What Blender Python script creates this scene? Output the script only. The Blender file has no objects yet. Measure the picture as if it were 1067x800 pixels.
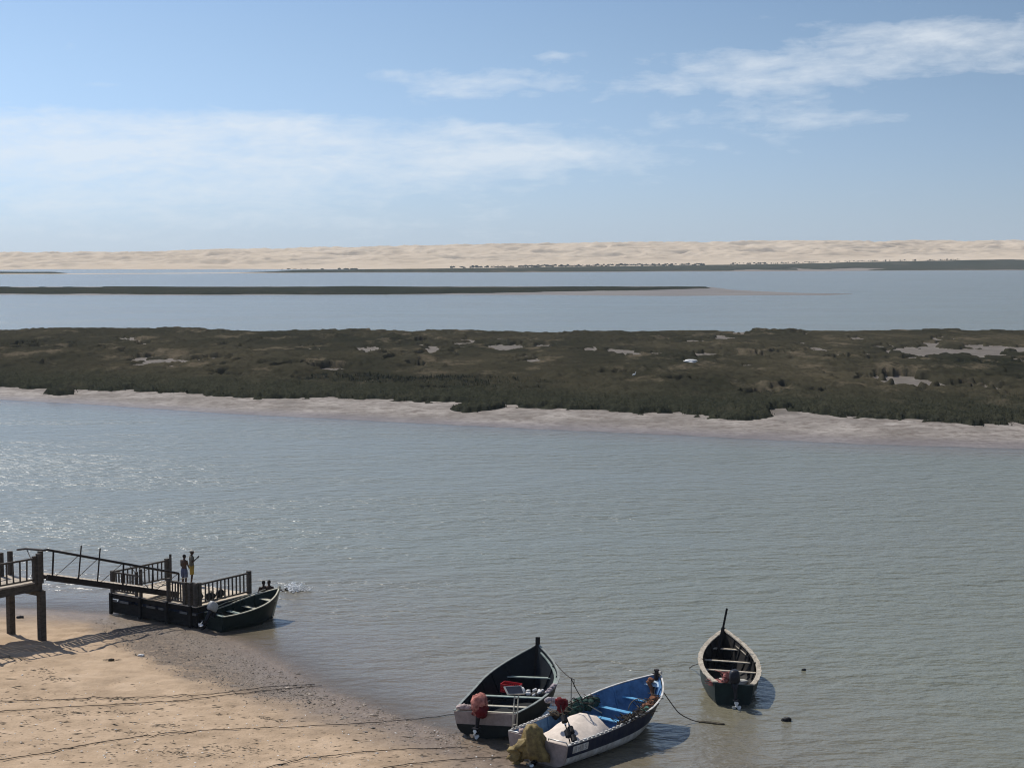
import bpy, bmesh, math, random
import numpy as np
from mathutils import Vector, Matrix
R = math.radians
random.seed(7)
rng = np.random.default_rng(7)
sc = bpy.context.scene
C = sc.collection

# ------------------------------------------------------------------ camera
F, H, HOR = 1700.0, 16.0, 265.0
PITCH = math.atan((400 - HOR) / F)
def at(px, py, z=0.0):
    u = (px - 533.5) / F; v = (400 - py) / F
    Y = math.cos(PITCH) + v * math.sin(PITCH); Z = -math.sin(PITCH) + v * math.cos(PITCH)
    t = (z - H) / Z
    return Vector((u * t, Y * t, z))
def at_depth(px, py, Y):
    u = (px - 533.5) / F; v = (400 - py) / F
    y = math.cos(PITCH) + v * math.sin(PITCH); Z = -math.sin(PITCH) + v * math.cos(PITCH)
    t = Y / y
    return Vector((u * t, Y, H + Z * t))
cam = bpy.data.cameras.new('camera'); co = bpy.data.objects.new('camera', cam); C.objects.link(co)
co.location = (0, 0, H); co.rotation_euler = (math.pi / 2 - PITCH, 0, 0)
cam.sensor_width = 36; cam.lens = 36 * F / 1067; cam.clip_end = 30000; cam.clip_start = 0.5
sc.camera = co

# ------------------------------------------------------------------ noise
def vnoise(x, y, seed=0):
    x = np.asarray(x, float); y = np.asarray(y, float)
    xi = np.floor(x).astype(np.int64); yi = np.floor(y).astype(np.int64)
    fx = x - xi; fy = y - yi
    fx = fx * fx * fx * (fx * (fx * 6 - 15) + 10); fy = fy * fy * fy * (fy * (fy * 6 - 15) + 10)
    def h(a, b):
        n = (a * 374761393 + b * 668265263 + seed * 974634777) & 0xffffffff
        n = ((n ^ (n >> 13)) * 1274126177) & 0xffffffff
        n = (n ^ (n >> 16)) & 0xffffffff
        return n / 4294967295.0
    return (h(xi, yi) * (1 - fx) + h(xi + 1, yi) * fx) * (1 - fy) + (h(xi, yi + 1) * (1 - fx) + h(xi + 1, yi + 1) * fx) * fy
def fbm(x, y, oct=4, seed=0):
    s = 0; a = 0.5; t = 0
    for o in range(oct):
        s = s + a * vnoise(x * 2 ** o + 17.3 * o, y * 2 ** o - 9.1 * o, seed + o); t += a; a *= 0.5
    return s / t
def sstep(a, b, x):
    t = np.clip((x - a) / (b - a), 0, 1); return t * t * (3 - 2 * t)

# ------------------------------------------------------------------ materials
def new_mat(name):
    m = bpy.data.materials.new(name); m.use_nodes = True
    return m, m.node_tree.nodes, m.node_tree.links, m.node_tree.nodes['Principled BSDF']
def mat(name, col, rough=0.7, var=0.35, scale=6.0, bump=0.15, metal=0.0, grain=None, col2=None, bscale=None, spec=0.18):
    """procedural surface: base colour broken by two noises, roughness variation and bump"""
    m, N, L, b = new_mat(name)
    tc = N.new('ShaderNodeTexCoord'); mp = N.new('ShaderNodeMapping')
    L.new(tc.outputs['Object'], mp.inputs[0])
    if grain: mp.inputs['Scale'].default_value = grain
    n1 = N.new('ShaderNodeTexNoise'); n1.inputs['Scale'].default_value = scale; n1.inputs['Detail'].default_value = 6
    n1.inputs['Roughness'].default_value = 0.65
    L.new(mp.outputs[0], n1.inputs['Vector'])
    rp = N.new('ShaderNodeValToRGB')
    c2 = col2 or tuple(c * (1 - var) for c in col)
    rp.color_ramp.elements[0].position = 0.32; rp.color_ramp.elements[1].position = 0.66
    rp.color_ramp.elements[0].color = (*c2, 1); rp.color_ramp.elements[1].color = (*col, 1)
    L.new(n1.outputs['Fac'], rp.inputs[0]); L.new(rp.outputs[0], b.inputs['Base Color'])
    b.inputs['Roughness'].default_value = rough; b.inputs['Metallic'].default_value = metal
    b.inputs['Specular IOR Level'].default_value = spec
    if bump:
        n2 = N.new('ShaderNodeTexNoise'); n2.inputs['Scale'].default_value = bscale or scale * 4; n2.inputs['Detail'].default_value = 4
        L.new(mp.outputs[0], n2.inputs['Vector'])
        bp = N.new('ShaderNodeBump'); bp.inputs['Strength'].default_value = bump; bp.inputs['Distance'].default_value = 0.03
        L.new(n2.outputs['Fac'], bp.inputs['Height']); L.new(bp.outputs[0], b.inputs['Normal'])
    return m
M = {}
M['pier_wood'] = mat('weathered_dark_timber', (0.095, 0.081, 0.066), 0.8, 0.6, 5, 0.4, grain=(1, 1, 3))
M['black_wood'] = mat('tarred_timber', (0.016, 0.014, 0.013), 0.75, 0.5, 5, 0.3)
M['deck_wood'] = mat('bleached_deck_boards', (0.62, 0.53, 0.41), 0.8, 0.35, 4, 0.3)
M['deck_grey'] = mat('worn_deck_boards', (0.50, 0.43, 0.34), 0.8, 0.4, 4, 0.3)
M['steel'] = mat('rusted_dark_steel', (0.04, 0.032, 0.027), 0.65, 0.5, 9, 0.2, metal=0.3)
M['float_blue'] = mat('dark_float_plastic', (0.03, 0.04, 0.075), 0.55, 0.4, 6, 0.1)
M['grey_plate'] = mat('grey_plate', (0.16, 0.16, 0.155), 0.7, 0.4, 8, 0.1)
M['dk_hull'] = mat('black_green_paint', (0.010, 0.015, 0.015), 0.5, 0.45, 5, 0.2)
M['dk_in'] = mat('worn_navy_interior_paint', (0.007, 0.011, 0.015), 0.6, 0.5, 5, 0.2)
M['dk_rail'] = mat('grey_green_rail_paint', (0.27, 0.30, 0.28), 0.6, 0.55, 7, 0.2)
M['pink_wood'] = mat('faded_cream_transom_paint', (0.36, 0.29, 0.25), 0.7, 0.35, 5, 0.2)
M['pale_wood'] = mat('pale_plank', (0.50, 0.47, 0.38), 0.75, 0.4, 6, 0.2)
M['grn_plank'] = mat('pale_green_plank', (0.30, 0.36, 0.32), 0.7, 0.4, 6, 0.2)
M['navy'] = mat('navy_paint', (0.012, 0.016, 0.040), 0.42, 0.35, 5, 0.15, grain=(1, 1, .4), col2=(.035, .04, .055))
M['white_paint'] = mat('worn_white_paint', (0.64, 0.64, 0.62), 0.55, 0.3, 4, 0.15, grain=(1, 1, .35), col2=(.36, .33, .28))
M['blue_in'] = mat('blue_interior_paint', (0.095, 0.21, 0.39), 0.5, 0.45, 4, 0.15)
M['blue_thw'] = mat('sky_blue_paint', (0.14, 0.40, 0.66), 0.45, 0.35, 6, 0.15)
M['g_hull'] = mat('teal_green_paint', (0.010, 0.026, 0.025), 0.5, 0.5, 5, 0.2)
M['g_in'] = mat('dark_stained_interior', (0.022, 0.020, 0.019), 0.7, 0.5, 6, 0.3)
M['cream_rail'] = mat('chipped_cream_paint', (0.56, 0.50, 0.40), 0.65, 0.5, 9, 0.3, col2=(.20, .17, .13))
M['n_hull'] = mat('bottle_green_paint', (0.008, 0.018, 0.014), 0.5, 0.5, 5, 0.2)
M['n_in'] = mat('deep_green_interior', (0.010, 0.024, 0.020), 0.6, 0.5, 5, 0.2)
M['n_rail'] = mat('worn_yellowed_rail', (0.48, 0.46, 0.36), 0.65, 0.55, 9, 0.2)
M['red'] = mat('red_plastic', (0.42, 0.022, 0.028), 0.45, 0.3, 6, 0.1)
M['redcloth'] = mat('faded_red_cloth', (0.58, 0.24, 0.19), 0.9, 0.2, 7, 0.8, col2=(0.10, 0.025, 0.025))
M['dkred'] = mat('dark_red_fabric', (0.14, 0.010, 0.014), 0.8, 0.4, 8, 0.4)
M['yellow'] = mat('ochre_oilskin', (0.27, 0.20, 0.07), 0.7, 0.35, 5, 0.7, col2=(.10, .068, .028), bscale=9, spec=.3)
M['net_pale'] = mat('pale_fishing_net', (0.70, 0.61, 0.52), 0.9, 0.25, 5, 0.3, bscale=26)
M['net_green'] = mat('green_black_net', (0.035, 0.085, 0.07), 0.9, 0.6, 12, 0.35, bscale=30)
M['net_pink'] = mat('pink_net', (0.42, 0.17, 0.15), 0.9, 0.5, 12, 0.35, bscale=30)
M['rope'] = mat('grey_rope', (0.19, 0.16, 0.12), 0.9, 0.5, 20, 0.4)
M['rope_dark'] = mat('dark_rope', (0.06, 0.05, 0.042), 0.9, 0.5, 20, 0.4)
M['white'] = mat('white_plastic', (0.72, 0.71, 0.68), 0.5, 0.3, 9, 0.1)
M['black'] = mat('black_rubber', (0.015, 0.015, 0.016), 0.6, 0.4, 9, 0.15)
M['motor_dk'] = mat('dark_engine_paint', (0.022, 0.022, 0.028), 0.4, 0.4, 9, 0.05)
M['motor_gr'] = mat('grey_engine_paint', (0.42, 0.42, 0.40), 0.4, 0.3, 9, 0.05)
M['alu'] = mat('dull_aluminium', (0.55, 0.55, 0.52), 0.4, 0.25, 9, 0.05, metal=0.7)
M['panel'] = mat('dark_glass_cells', (0.025, 0.028, 0.04), 0.25, 0.3, 6, 0, spec=.5)
M['orange'] = mat('rusty_orange_net', (0.22, 0.095, 0.05), 0.85, 0.4, 12, 0.5)
M['skin'] = mat('brown_skin', (0.06, 0.033, 0.021), 0.55, 0.2, 6, 0.05)
M['hair'] = mat('black_hair', (0.012, 0.010, 0.009), 0.75, 0.3, 30, 0.6)
M['shirt'] = mat('olive_grey_cotton', (0.13, 0.12, 0.09), 0.9, 0.25, 8, 0.3)
M['cap'] = mat('pale_cotton', (0.60, 0.57, 0.48), 0.9, 0.25, 8, 0.3)
M['sh_yel'] = mat('mustard_cotton', (0.36, 0.24, 0.05), 0.9, 0.25, 8, 0.3)
M['sh_blue'] = mat('faded_blue_cotton', (0.045, 0.06, 0.12), 0.9, 0.35, 8, 0.3, col2=(0.10, 0.11, 0.14))
M['eye'] = mat('dark_eye', (0.02, 0.015, 0.012), 0.2, 0.1, 8, 0)
M['bird'] = mat('white_feathers', (0.8, 0.79, 0.76), 0.8, 0.15, 20, 0.2)
M['weed'] = mat('dark_seaweed', (0.060, 0.050, 0.032), 0.8, 0.6, 3, 0.3)
M['pebble'] = mat('shells_and_pebbles', (0.40, 0.34, 0.28), 0.8, 0.7, 2.0, 0.2, col2=(0.06, 0.05, 0.042))
M['foam'] = mat('water_foam', (0.8, 0.82, 0.82), 0.6, 0.1, 9, 0.3)

# ------------------------------------------------------------------ mesh builder
class MB:
    def __init__(s): s.v = []; s.f = []; s.m = []; s.M = Matrix()
    def add(s, vs, fs, mi=0):
        o = len(s.v)
        s.v += [s.M @ Vector(v) for v in vs]
        s.f += [tuple(i + o for i in f) for f in fs]; s.m += [mi] * len(fs)
        return s
    def box(s, c, size, rz=0, mi=0, M_=None):
        x, y, z = (k / 2 for k in size)
        T = Matrix.Translation(c) @ (M_ or Matrix.Rotation(rz, 4, 'Z'))
        vs = [T @ Vector((a * x, b * y, d * z)) for a in (-1, 1) for b in (-1, 1) for d in (-1, 1)]
        return s.add(vs, [(0, 1, 3, 2), (4, 6, 7, 5), (0, 4, 5, 1), (2, 3, 7, 6), (0, 2, 6, 4), (1, 5, 7, 3)], mi)
    def bar(s, a, b, w, h, mi=0, up=(0, 0, 1)):
        a = Vector(a); b = Vector(b); d = (b - a); l = d.length; d.normalize()
        u = Vector(up)
        if abs(d.dot(u)) > 0.95: u = Vector((0.63, 0.77, 0))
        x = d.cross(u).normalized(); z = x.cross(d).normalized()
        vs = []
        for p in (a, b):
            for i, j in ((-1, -1), (1, -1), (1, 1), (-1, 1)): vs.append(p + x * (i * w / 2) + z * (j * h / 2))
        return s.add(vs, [(3, 2, 1, 0), (4, 5, 6, 7), (0, 1, 5, 4), (1, 2, 6, 5), (2, 3, 7, 6), (3, 0, 4, 7)], mi)
    def tube(s, pts, r, n=6, mi=0, cap=True):
        pts = [Vector(p) for p in pts]; k = len(pts)
        rr = r if isinstance(r, (list, tuple)) else [r] * k
        vs = []; fs = []; px = None
        for i, p in enumerate(pts):
            d = (pts[min(i + 1, k - 1)] - pts[max(i - 1, 0)]).normalized()
            if px is None:
                u = Vector((0, 0, 1)) if abs(d.z) < 0.9 else Vector((1, 0, 0)); x = d.cross(u).normalized()
            else: x = (px - d * px.dot(d)).normalized()
            px = x; y = d.cross(x)
            for j in range(n):
                a = 2 * math.pi * j / n; vs.append(p + (x * math.cos(a) + y * math.sin(a)) * rr[i])
        for i in range(k - 1):
            for j in range(n): fs.append((i * n + j, i * n + (j + 1) % n, (i + 1) * n + (j + 1) % n, (i + 1) * n + j))
        if cap: fs.append(tuple(range(n))[::-1]); fs.append(tuple((k - 1) * n + j for j in range(n)))
        return s.add(vs, fs, mi)
    def blob(s, c, rad, sub=2, noise=0.0, nscale=2.0, seed=0, mi=0, rot=None, flat=None):
        bm = bmesh.new(); bmesh.ops.create_icosphere(bm, subdivisions=sub, radius=1)
        vs = []
        T = Matrix.Translation(c) @ (rot or Matrix())
        from mathutils import noise as mn
        for v in bm.verts:
            p = v.co.copy(); q = 1 + noise * mn.noise(p * nscale + Vector((seed * 3.7, seed, 0)))  + 0.5 * noise * mn.noise(p * nscale * 2.3 + Vector((seed, 1, seed)))
            p = Vector((p.x * rad[0], p.y * rad[1], p.z * rad[2])) * q
            if flat is not None and p.z < flat: p.z = flat
            vs.append(T @ p)
        fs = [tuple(v.index for v in f.verts) for f in bm.faces]; bm.free()
        return s.add(vs, fs, mi)
    def loft(s, rings, mi=0, cap=True, closed=True):
        n = len(rings[0]); vs = [p for r in rings for p in r]; fs = []
        for i in range(len(rings) - 1):
            for j in range(n if closed else n - 1):
                fs.append((i * n + j, i * n + (j + 1) % n, (i + 1) * n + (j + 1) % n, (i + 1) * n + j))
        if cap: fs.append(tuple(range(n))[::-1]); fs.append(tuple((len(rings) - 1) * n + j for j in range(n)))
        return s.add(vs, fs, mi)
    def mesh(s, name, mats, off=None, smooth=False):
        me = bpy.data.meshes.new(name)
        o = off or Vector((0, 0, 0))
        me.from_pydata([tuple(v - o) for v in s.v], [], s.f); me.update()
        for m in (mats if isinstance(mats, (list, tuple)) else [mats]): me.materials.append(m)
        me.polygons.foreach_set('material_index', s.m)
        if smooth: me.polygons.foreach_set('use_smooth', [True] * len(me.polygons))
        bm = bmesh.new(); bm.from_mesh(me); bmesh.ops.recalc_face_normals(bm, faces=bm.faces); bm.to_mesh(me); bm.free()
        return me
    def build(s, name, mats, parent=None, smooth=False, bevel=0, origin=None):
        root = parent
        off = Vector((0, 0, 0))
        while root is not None: off += root.location; root = root.parent
        if parent is None and origin is not None: off = Vector(origin)
        o = bpy.data.objects.new(name, s.mesh(name, mats, off, smooth)); C.objects.link(o)
        if parent is not None: o.parent = parent
        elif origin is not None: o.location = origin
        if bevel:
            b = o.modifiers.new('bevel', 'BEVEL'); b.width = bevel; b.segments = 2; b.limit_method = 'ANGLE'
        return o
def thing(name, label, cat, loc, group=None):
    o = bpy.data.objects.new(name, None); C.objects.link(o); o.location = loc; o.empty_display_size = 0.3
    tag(o, label, cat, group); return o
def tag(o, label, cat, group=None):
    o['label'] = label; o['category'] = cat
    if group: o['group'] = group
    return o
def grid_obj(name, X, Y, Z, m, attrs=None, smooth=True, keep=None):
    r, c = X.shape
    co_ = np.stack([X, Y, Z], -1).reshape(-1, 3).astype(np.float32)
    idx = np.arange(r * c).reshape(r, c)
    q = np.stack([idx[:-1, :-1], idx[:-1, 1:], idx[1:, 1:], idx[1:, :-1]], -1).reshape(-1, 4)
    if keep is not None:
        k = keep.reshape(-1)[q].any(1); q = q[k]
        used = np.unique(q); remap = np.full(r * c, -1); remap[used] = np.arange(len(used))
        q = remap[q]; co_ = co_[used]
    else: used = None
    me = bpy.data.meshes.new(name)
    me.vertices.add(len(co_)); me.vertices.foreach_set('co', co_.reshape(-1))
    me.loops.add(q.size); me.loops.foreach_set('vertex_index', q.reshape(-1).astype(np.int32))
    me.polygons.add(len(q)); me.polygons.foreach_set('loop_start', np.arange(0, q.size, 4, dtype=np.int32))
    me.update(calc_edges=True)
    if smooth: me.polygons.foreach_set('use_smooth', np.ones(len(q), bool))
    for k, a in (attrs or {}).items():
        at_ = me.attributes.new(k, 'FLOAT', 'POINT'); a = a.reshape(-1)
        at_.data.foreach_set('value', (a if used is None else a[used]).astype(np.float32))
    me.materials.append(m)
    o = bpy.data.objects.new(name, me); C.objects.link(o); return o

# ------------------------------------------------------------------ sun and sky
SUN_AZ, SUN_EL = R(-39), R(48.7)
sun = bpy.data.lights.new('sun', 'SUN'); sun.energy = 4.7; sun.angle = R(0.5); sun.color = (1.0, 0.94, 0.85)
so = bpy.data.objects.new('sun', sun); C.objects.link(so)
sd = Vector((math.sin(SUN_AZ) * math.cos(SUN_EL), math.cos(SUN_AZ) * math.cos(SUN_EL), math.sin(SUN_EL)))
so.rotation_euler = sd.to_track_quat('Z', 'Y').to_euler(); so.location = sd * 100
w = bpy.data.worlds.new('World'); sc.world = w; w.use_nodes = True
N, L = w.node_tree.nodes, w.node_tree.links
bg = N['Background']
sky = N.new('ShaderNodeTexSky'); sky.sky_type = 'NISHITA'; sky.sun_disc = False
sky.sun_elevation = SUN_EL; sky.sun_rotation = SUN_AZ
sky.air_density = 1.0; sky.dust_density = 0.35; sky.ozone_density = 3.0; sky.altitude = 20
def mnode(op, a, b=None, c=None):
    n = N.new('ShaderNodeMath'); n.operation = op
    for i, v in enumerate((a, b, c)):
        if v is None: continue
        if isinstance(v, (int, float)): n.inputs[i].default_value = v
        else: L.new(v, n.inputs[i])
    return n.outputs[0]
# clouds: wispy layers set by compass direction and height in the sky
tc = N.new('ShaderNodeTexCoord'); sp = N.new('ShaderNodeSeparateXYZ'); L.new(tc.outputs['Generated'], sp.inputs[0])
az = mnode('ARCTAN2', sp.outputs[0], sp.outputs[1]); el = mnode('ARCSINE', sp.outputs[2])
def cloud_noise(sx, sy, shear, detail, seed, rough=0.6, dist=0.4):
    cb = N.new('ShaderNodeCombineXYZ')
    L.new(mnode('MULTIPLY', az, sx), cb.inputs[0])
    L.new(mnode('MULTIPLY', mnode('ADD', el, mnode('MULTIPLY', az, shear)), sy), cb.inputs[1]); cb.inputs[2].default_value = seed
    n = N.new('ShaderNodeTexNoise'); n.inputs['Scale'].default_value = 1; n.inputs['Detail'].default_value = detail
    n.inputs['Roughness'].default_value = rough; n.inputs['Distortion'].default_value = dist
    L.new(cb.outputs[0], n.inputs['Vector']); return n.outputs['Fac']
n_wisp = cloud_noise(15, 62, 0.0, 8, 5.7, .62, .3)
n_fine = cloud_noise(55, 150, -0.05, 6, 8.4)
def gauss(px, py, rx, ry, amp, tilt=0.0):
    a0, e0 = (px - 533.5) / F, (HOR - py) / F
    da = mnode('SUBTRACT', az, a0); de = mnode('SUBTRACT', mnode('SUBTRACT', el, e0), mnode('MULTIPLY', da, tilt))
    q = mnode('ADD', mnode('POWER', mnode('ABSOLUTE', mnode('DIVIDE', da, rx / F)), 2.0), mnode('POWER', mnode('ABSOLUTE', mnode('DIVIDE', de, ry / F)), 2.0))
    return mnode('MULTIPLY', mnode('EXPONENT', mnode('MULTIPLY', q, -1.0)), amp)
clouds = [(60, 150, 300, 30, .46, 0), (120, 205, 460, 55, .52, 0), (250, 130, 150, 14, .35, 0), (400, 160, 260, 30, .45, 0), (500, 92, 80, 15, .52, 0.0), (565, 62, 40, 6, .40, 0), (410, 82, 45, 9, .38, 0),
          (515, 136, 60, 9, .42, 0), (860, 66, 200, 24, .54, .06), (790, 96, 110, 22, .46, 0), (960, 44, 120, 16, .36, .05), (850, 130, 150, 12, .46, 0), (1030, 75, 60, 20, .28, .1), (640, 165, 140, 15, .43, 0), (615, 106, 30, 6, .25, 0)]
tot = None
for c in clouds:
    g = gauss(*c); tot = g if tot is None else mnode('ADD', tot, g)
# elsewhere in the sky, out of the photograph's field, ordinary scattered wisps
tot = mnode('ADD', tot, mnode('MULTIPLY', mnode('MINIMUM', mnode('MAXIMUM', mnode('SUBTRACT', mnode('ABSOLUTE', az), 0.36), 0), .3), 1.2))
nn = mnode('ADD', mnode('MULTIPLY', n_wisp, 0.66), mnode('MULTIPLY', n_fine, 0.34))
dens = mnode('MULTIPLY', mnode('MAXIMUM', mnode('SUBTRACT', nn, mnode('SUBTRACT', 0.63, mnode('MULTIPLY', tot, 0.50))), 0), 3.0)
cfac = mnode('MULTIPLY', mnode('MINIMUM', dens, 1.0), 0.66)
# low veil of milky air near the horizon
veil = mnode('MULTIPLY', mnode('EXPONENT', mnode('MULTIPLY', mnode('MAXIMUM', el, 0), -16.0)), 0.42)
cl = N.new('ShaderNodeMix'); cl.data_type = 'RGBA'
# clear-air colour of the sky: bluer low down than the model's, paler on the sun's side
tint = N.new('ShaderNodeMix'); tint.data_type = 'RGBA'; lowf = N.new('ShaderNodeMapRange'); lowf.interpolation_type = 'SMOOTHSTEP'
L.new(el, lowf.inputs[0]); lowf.inputs[1].default_value = -.01; lowf.inputs[2].default_value = .15
L.new(lowf.outputs[0], tint.inputs['Factor']); tint.inputs['A'].default_value = (.60, .78, 1.25, 1); tint.inputs['B'].default_value = (.75, .80, .92, 1)
side = N.new('ShaderNodeMapRange'); L.new(az, side.inputs[0]); side.inputs[1].default_value = -.9; side.inputs[2].default_value = .6; side.inputs[3].default_value = 1.46; side.inputs[4].default_value = .60
vs_ = N.new('ShaderNodeVectorMath'); vs_.operation = 'SCALE'; L.new(tint.outputs['Result'], vs_.inputs[0]); L.new(side.outputs[0], vs_.inputs['Scale'])
vm_ = N.new('ShaderNodeVectorMath'); vm_.operation = 'MULTIPLY'; L.new(sky.outputs[0], vm_.inputs[0]); L.new(vs_.outputs[0], vm_.inputs[1])
L.new(cfac, cl.inputs['Factor']); L.new(vm_.outputs[0], cl.inputs['A']); cl.inputs['B'].default_value = (8.6, 9.0, 9.4, 1)
hz = N.new('ShaderNodeMix'); hz.data_type = 'RGBA'
L.new(veil, hz.inputs['Factor']); L.new(cl.outputs['Result'], hz.inputs['A']); hz.inputs['B'].default_value = (5.9, 7.1, 8.2, 1)
L.new(hz.outputs['Result'], bg.inputs['Color']); bg.inputs['Strength'].default_value = 0.1

# ------------------------------------------------------------------ beach
shore_px = [(-420, 628), (-150, 631), (0, 634), (60, 637), (116, 641), (170, 650), (212, 655), (245, 668), (262, 676), (300, 700), (330, 717), (380, 738), (430, 754), (478, 768), (520, 785), (555, 806), (600, 850), (700, 960)]
shore = np.array([at(x, y)[:2] for x, y in shore_px])
shore = np.vstack([[(-400, shore[0, 1] + 30)], [(-90, shore[0, 1] + 3)], shore, [(25, 12), (60, -30)]])
def shore_dist(X, Y):
    P = np.stack([X, Y], -1); best = np.full(X.shape, 1e9)
    for a, b in zip(shore[:-1], shore[1:]):
        d = b - a; t = np.clip(((P - a) @ d) / (d @ d), 0, 1)
        best = np.minimum(best, np.hypot(*(np.moveaxis(P - (a + t[..., None] * d), -1, 0))))
    sgn = np.where(Y < np.interp(X, shore[:, 0], shore[:, 1]), 1.0, -1.0)
    return best * sgn
def beach_z(X, Y):
    X = np.asarray(X, float); Y = np.asarray(Y, float)
    d = shore_dist(X, Y) + 0.9 * (fbm(X * .35, Y * .35, 3, 5) - .5) * np.clip(np.abs(shore_dist(X, Y)) / 2, 0.15, 1)
    z = np.where(d > 0, 0.055 * d + 0.02 * np.minimum(d, 3), 0.075 * d)
    z = z + np.where(d > -1, 0.10 * (fbm(X * .5, Y * .5, 3, 11) - .5) + 0.10 * (fbm(X * 1.5, Y * 1.9, 3, 23) - .5) - 0.05 * sstep(.60, .72, fbm(X * 2.6, Y * 2.2, 2, 29)), 0) * np.clip(d / 4 + .15, 0, 1)
    return np.maximum(z, -2.4)
def bz(x, y): return float(beach_z(np.array([[x]]), np.array([[y]]))[0, 0])
def in_poly(X, Y, poly):
    ins = np.zeros(X.shape, bool)
    for (x0, y0), (x1, y1) in zip(poly, poly[1:] + poly[:1]):
        c = ((y0 > Y) != (y1 > Y)) & (X < (x1 - x0) * (Y - y0) / (y1 - y0 + 1e-9) + x0); ins ^= c
    return ins
shell_px = [(100, 640), (170, 648), (215, 655), (245, 668), (300, 700), (335, 718), (320, 727), (270, 728), (225, 716), (175, 700), (135, 682), (105, 660)]
shell_poly = [tuple(at(x, y, .1)[:2]) for x, y in shell_px]
def poly_soft(X, Y, poly, wdt):
    best = np.full(X.shape, 1e9); P = np.stack([X, Y], -1)
    for a, b in zip(poly, poly[1:] + poly[:1]):
        a = np.array(a); b = np.array(b); d = b - a; t = np.clip(((P - a) @ d) / (d @ d), 0, 1)
        best = np.minimum(best, np.hypot(*(np.moveaxis(P - (a + t[..., None] * d), -1, 0))))
    s = np.where(in_poly(X, Y, poly), best, -best)
    return sstep(-wdt, wdt, s + (fbm(X * .9, Y * .9, 4, 77) - .5) * wdt * 2.2)
xs = np.concatenate([np.linspace(-380, -62, 30), np.arange(-60, 12, .2), np.linspace(12.5, 60, 40)])
ys = np.concatenate([np.linspace(-30, 41, 40), np.arange(41.3, 84, .2), np.linspace(84.5, 112, 30)])
BX, BY = np.meshgrid(xs, ys); BZ = beach_z(BX, BY); BD = shore_dist(BX, BY)
shell_m = poly_soft(BX, BY, shell_poly, 0.9)
m, N, L, b = new_mat('sand')
tcn = N.new('ShaderNodeTexCoord')
def attr(nm):
    a = N.new('ShaderNodeAttribute'); a.attribute_name = nm; return a.outputs['Fac']
def noise(scale, detail=5, rough=.6, vec=None):
    n = N.new('ShaderNodeTexNoise'); n.inputs['Scale'].default_value = scale; n.inputs['Detail'].default_value = detail
    n.inputs['Roughness'].default_value = rough; L.new(vec or tcn.outputs['Object'], n.inputs['Vector']); return n.outputs['Fac']
def ramp(fac, stops):
    r = N.new('ShaderNodeValToRGB'); e = r.color_ramp.elements
    while len(e) < len(stops): e.new(.5)
    for k, (p, c) in enumerate(stops): e[k].position = p; e[k].color = (*c, 1) if len(c) == 3 else c
    L.new(fac, r.inputs[0]); return r.outputs[0]
def mixc(f, a, b_):
    n = N.new('ShaderNodeMix'); n.data_type = 'RGBA'
    for k, v in (('Factor', f), ('A', a), ('B', b_)):
        if isinstance(v, tuple): n.inputs[k].default_value = (*v, 1)
        elif isinstance(v, (int, float)): n.inputs[k].default_value = v
        else: L.new(v, n.inputs[k])
    return n.outputs['Result']
def maprange(v, a, b_, c=0.0, d=1.0):
    n = N.new('ShaderNodeMapRange'); n.interpolation_type = 'SMOOTHSTEP'; L.new(v, n.inputs[0])
    for k, q in enumerate((a, b_, c, d)): n.inputs[k + 1].default_value = q
    return n.outputs[0]
dry = ramp(noise(0.9, 7), [(.3, (.32, .232, .15)), (.55, (.425, .313, .208)), (.75, (.485, .365, .252))])
dry = mixc(maprange(noise(9, 4, .7), .55, .75, 0, .35), dry, (.25, .165, .10))
wet = ramp(noise(2.2, 7, .7), [(.3, (.135, .10, .072)), (.6, (.205, .155, .112)), (.8, (.275, .215, .16))])
shell_c = ramp(noise(14, 6, .75), [(.33, (.085, .066, .05)), (.50, (.15, .118, .09)), (.62, (.205, .165, .128)), (.74, (.42, .36, .30))])
dn = mnode('ADD', attr('shore'), mnode('MULTIPLY', mnode('SUBTRACT', noise(.8, 5), .5), 3.0))
wetf = maprange(dn, 0.8, 4.6, 1, 0)
c1 = mixc(wetf, dry, wet)
c2 = mixc(mnode('MULTIPLY', attr('shell'), maprange(noise(3, 5, .7), .3, .5, .35, 1)), c1, shell_c)
L.new(c2, b.inputs['Base Color'])
L.new(maprange(dn, 0.2, 3.6, .46, .95), b.inputs['Roughness']); b.inputs['Specular IOR Level'].default_value = .22
bp = N.new('ShaderNodeBump'); bp.inputs['Strength'].default_value = .55; bp.inputs['Distance'].default_value = .12
hh = mnode('ADD', mnode('MULTIPLY', noise(2.6, 6, .6), 1.0), mnode('MULTIPLY', noise(11, 4, .6), .35))
L.new(hh, bp.inputs['Height']); L.new(bp.outputs[0], b.inputs['Normal'])
beach = grid_obj('beach', BX, BY, BZ, m, {'shore': BD, 'shell': shell_m}); beach['kind'] = 'structure'

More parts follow.
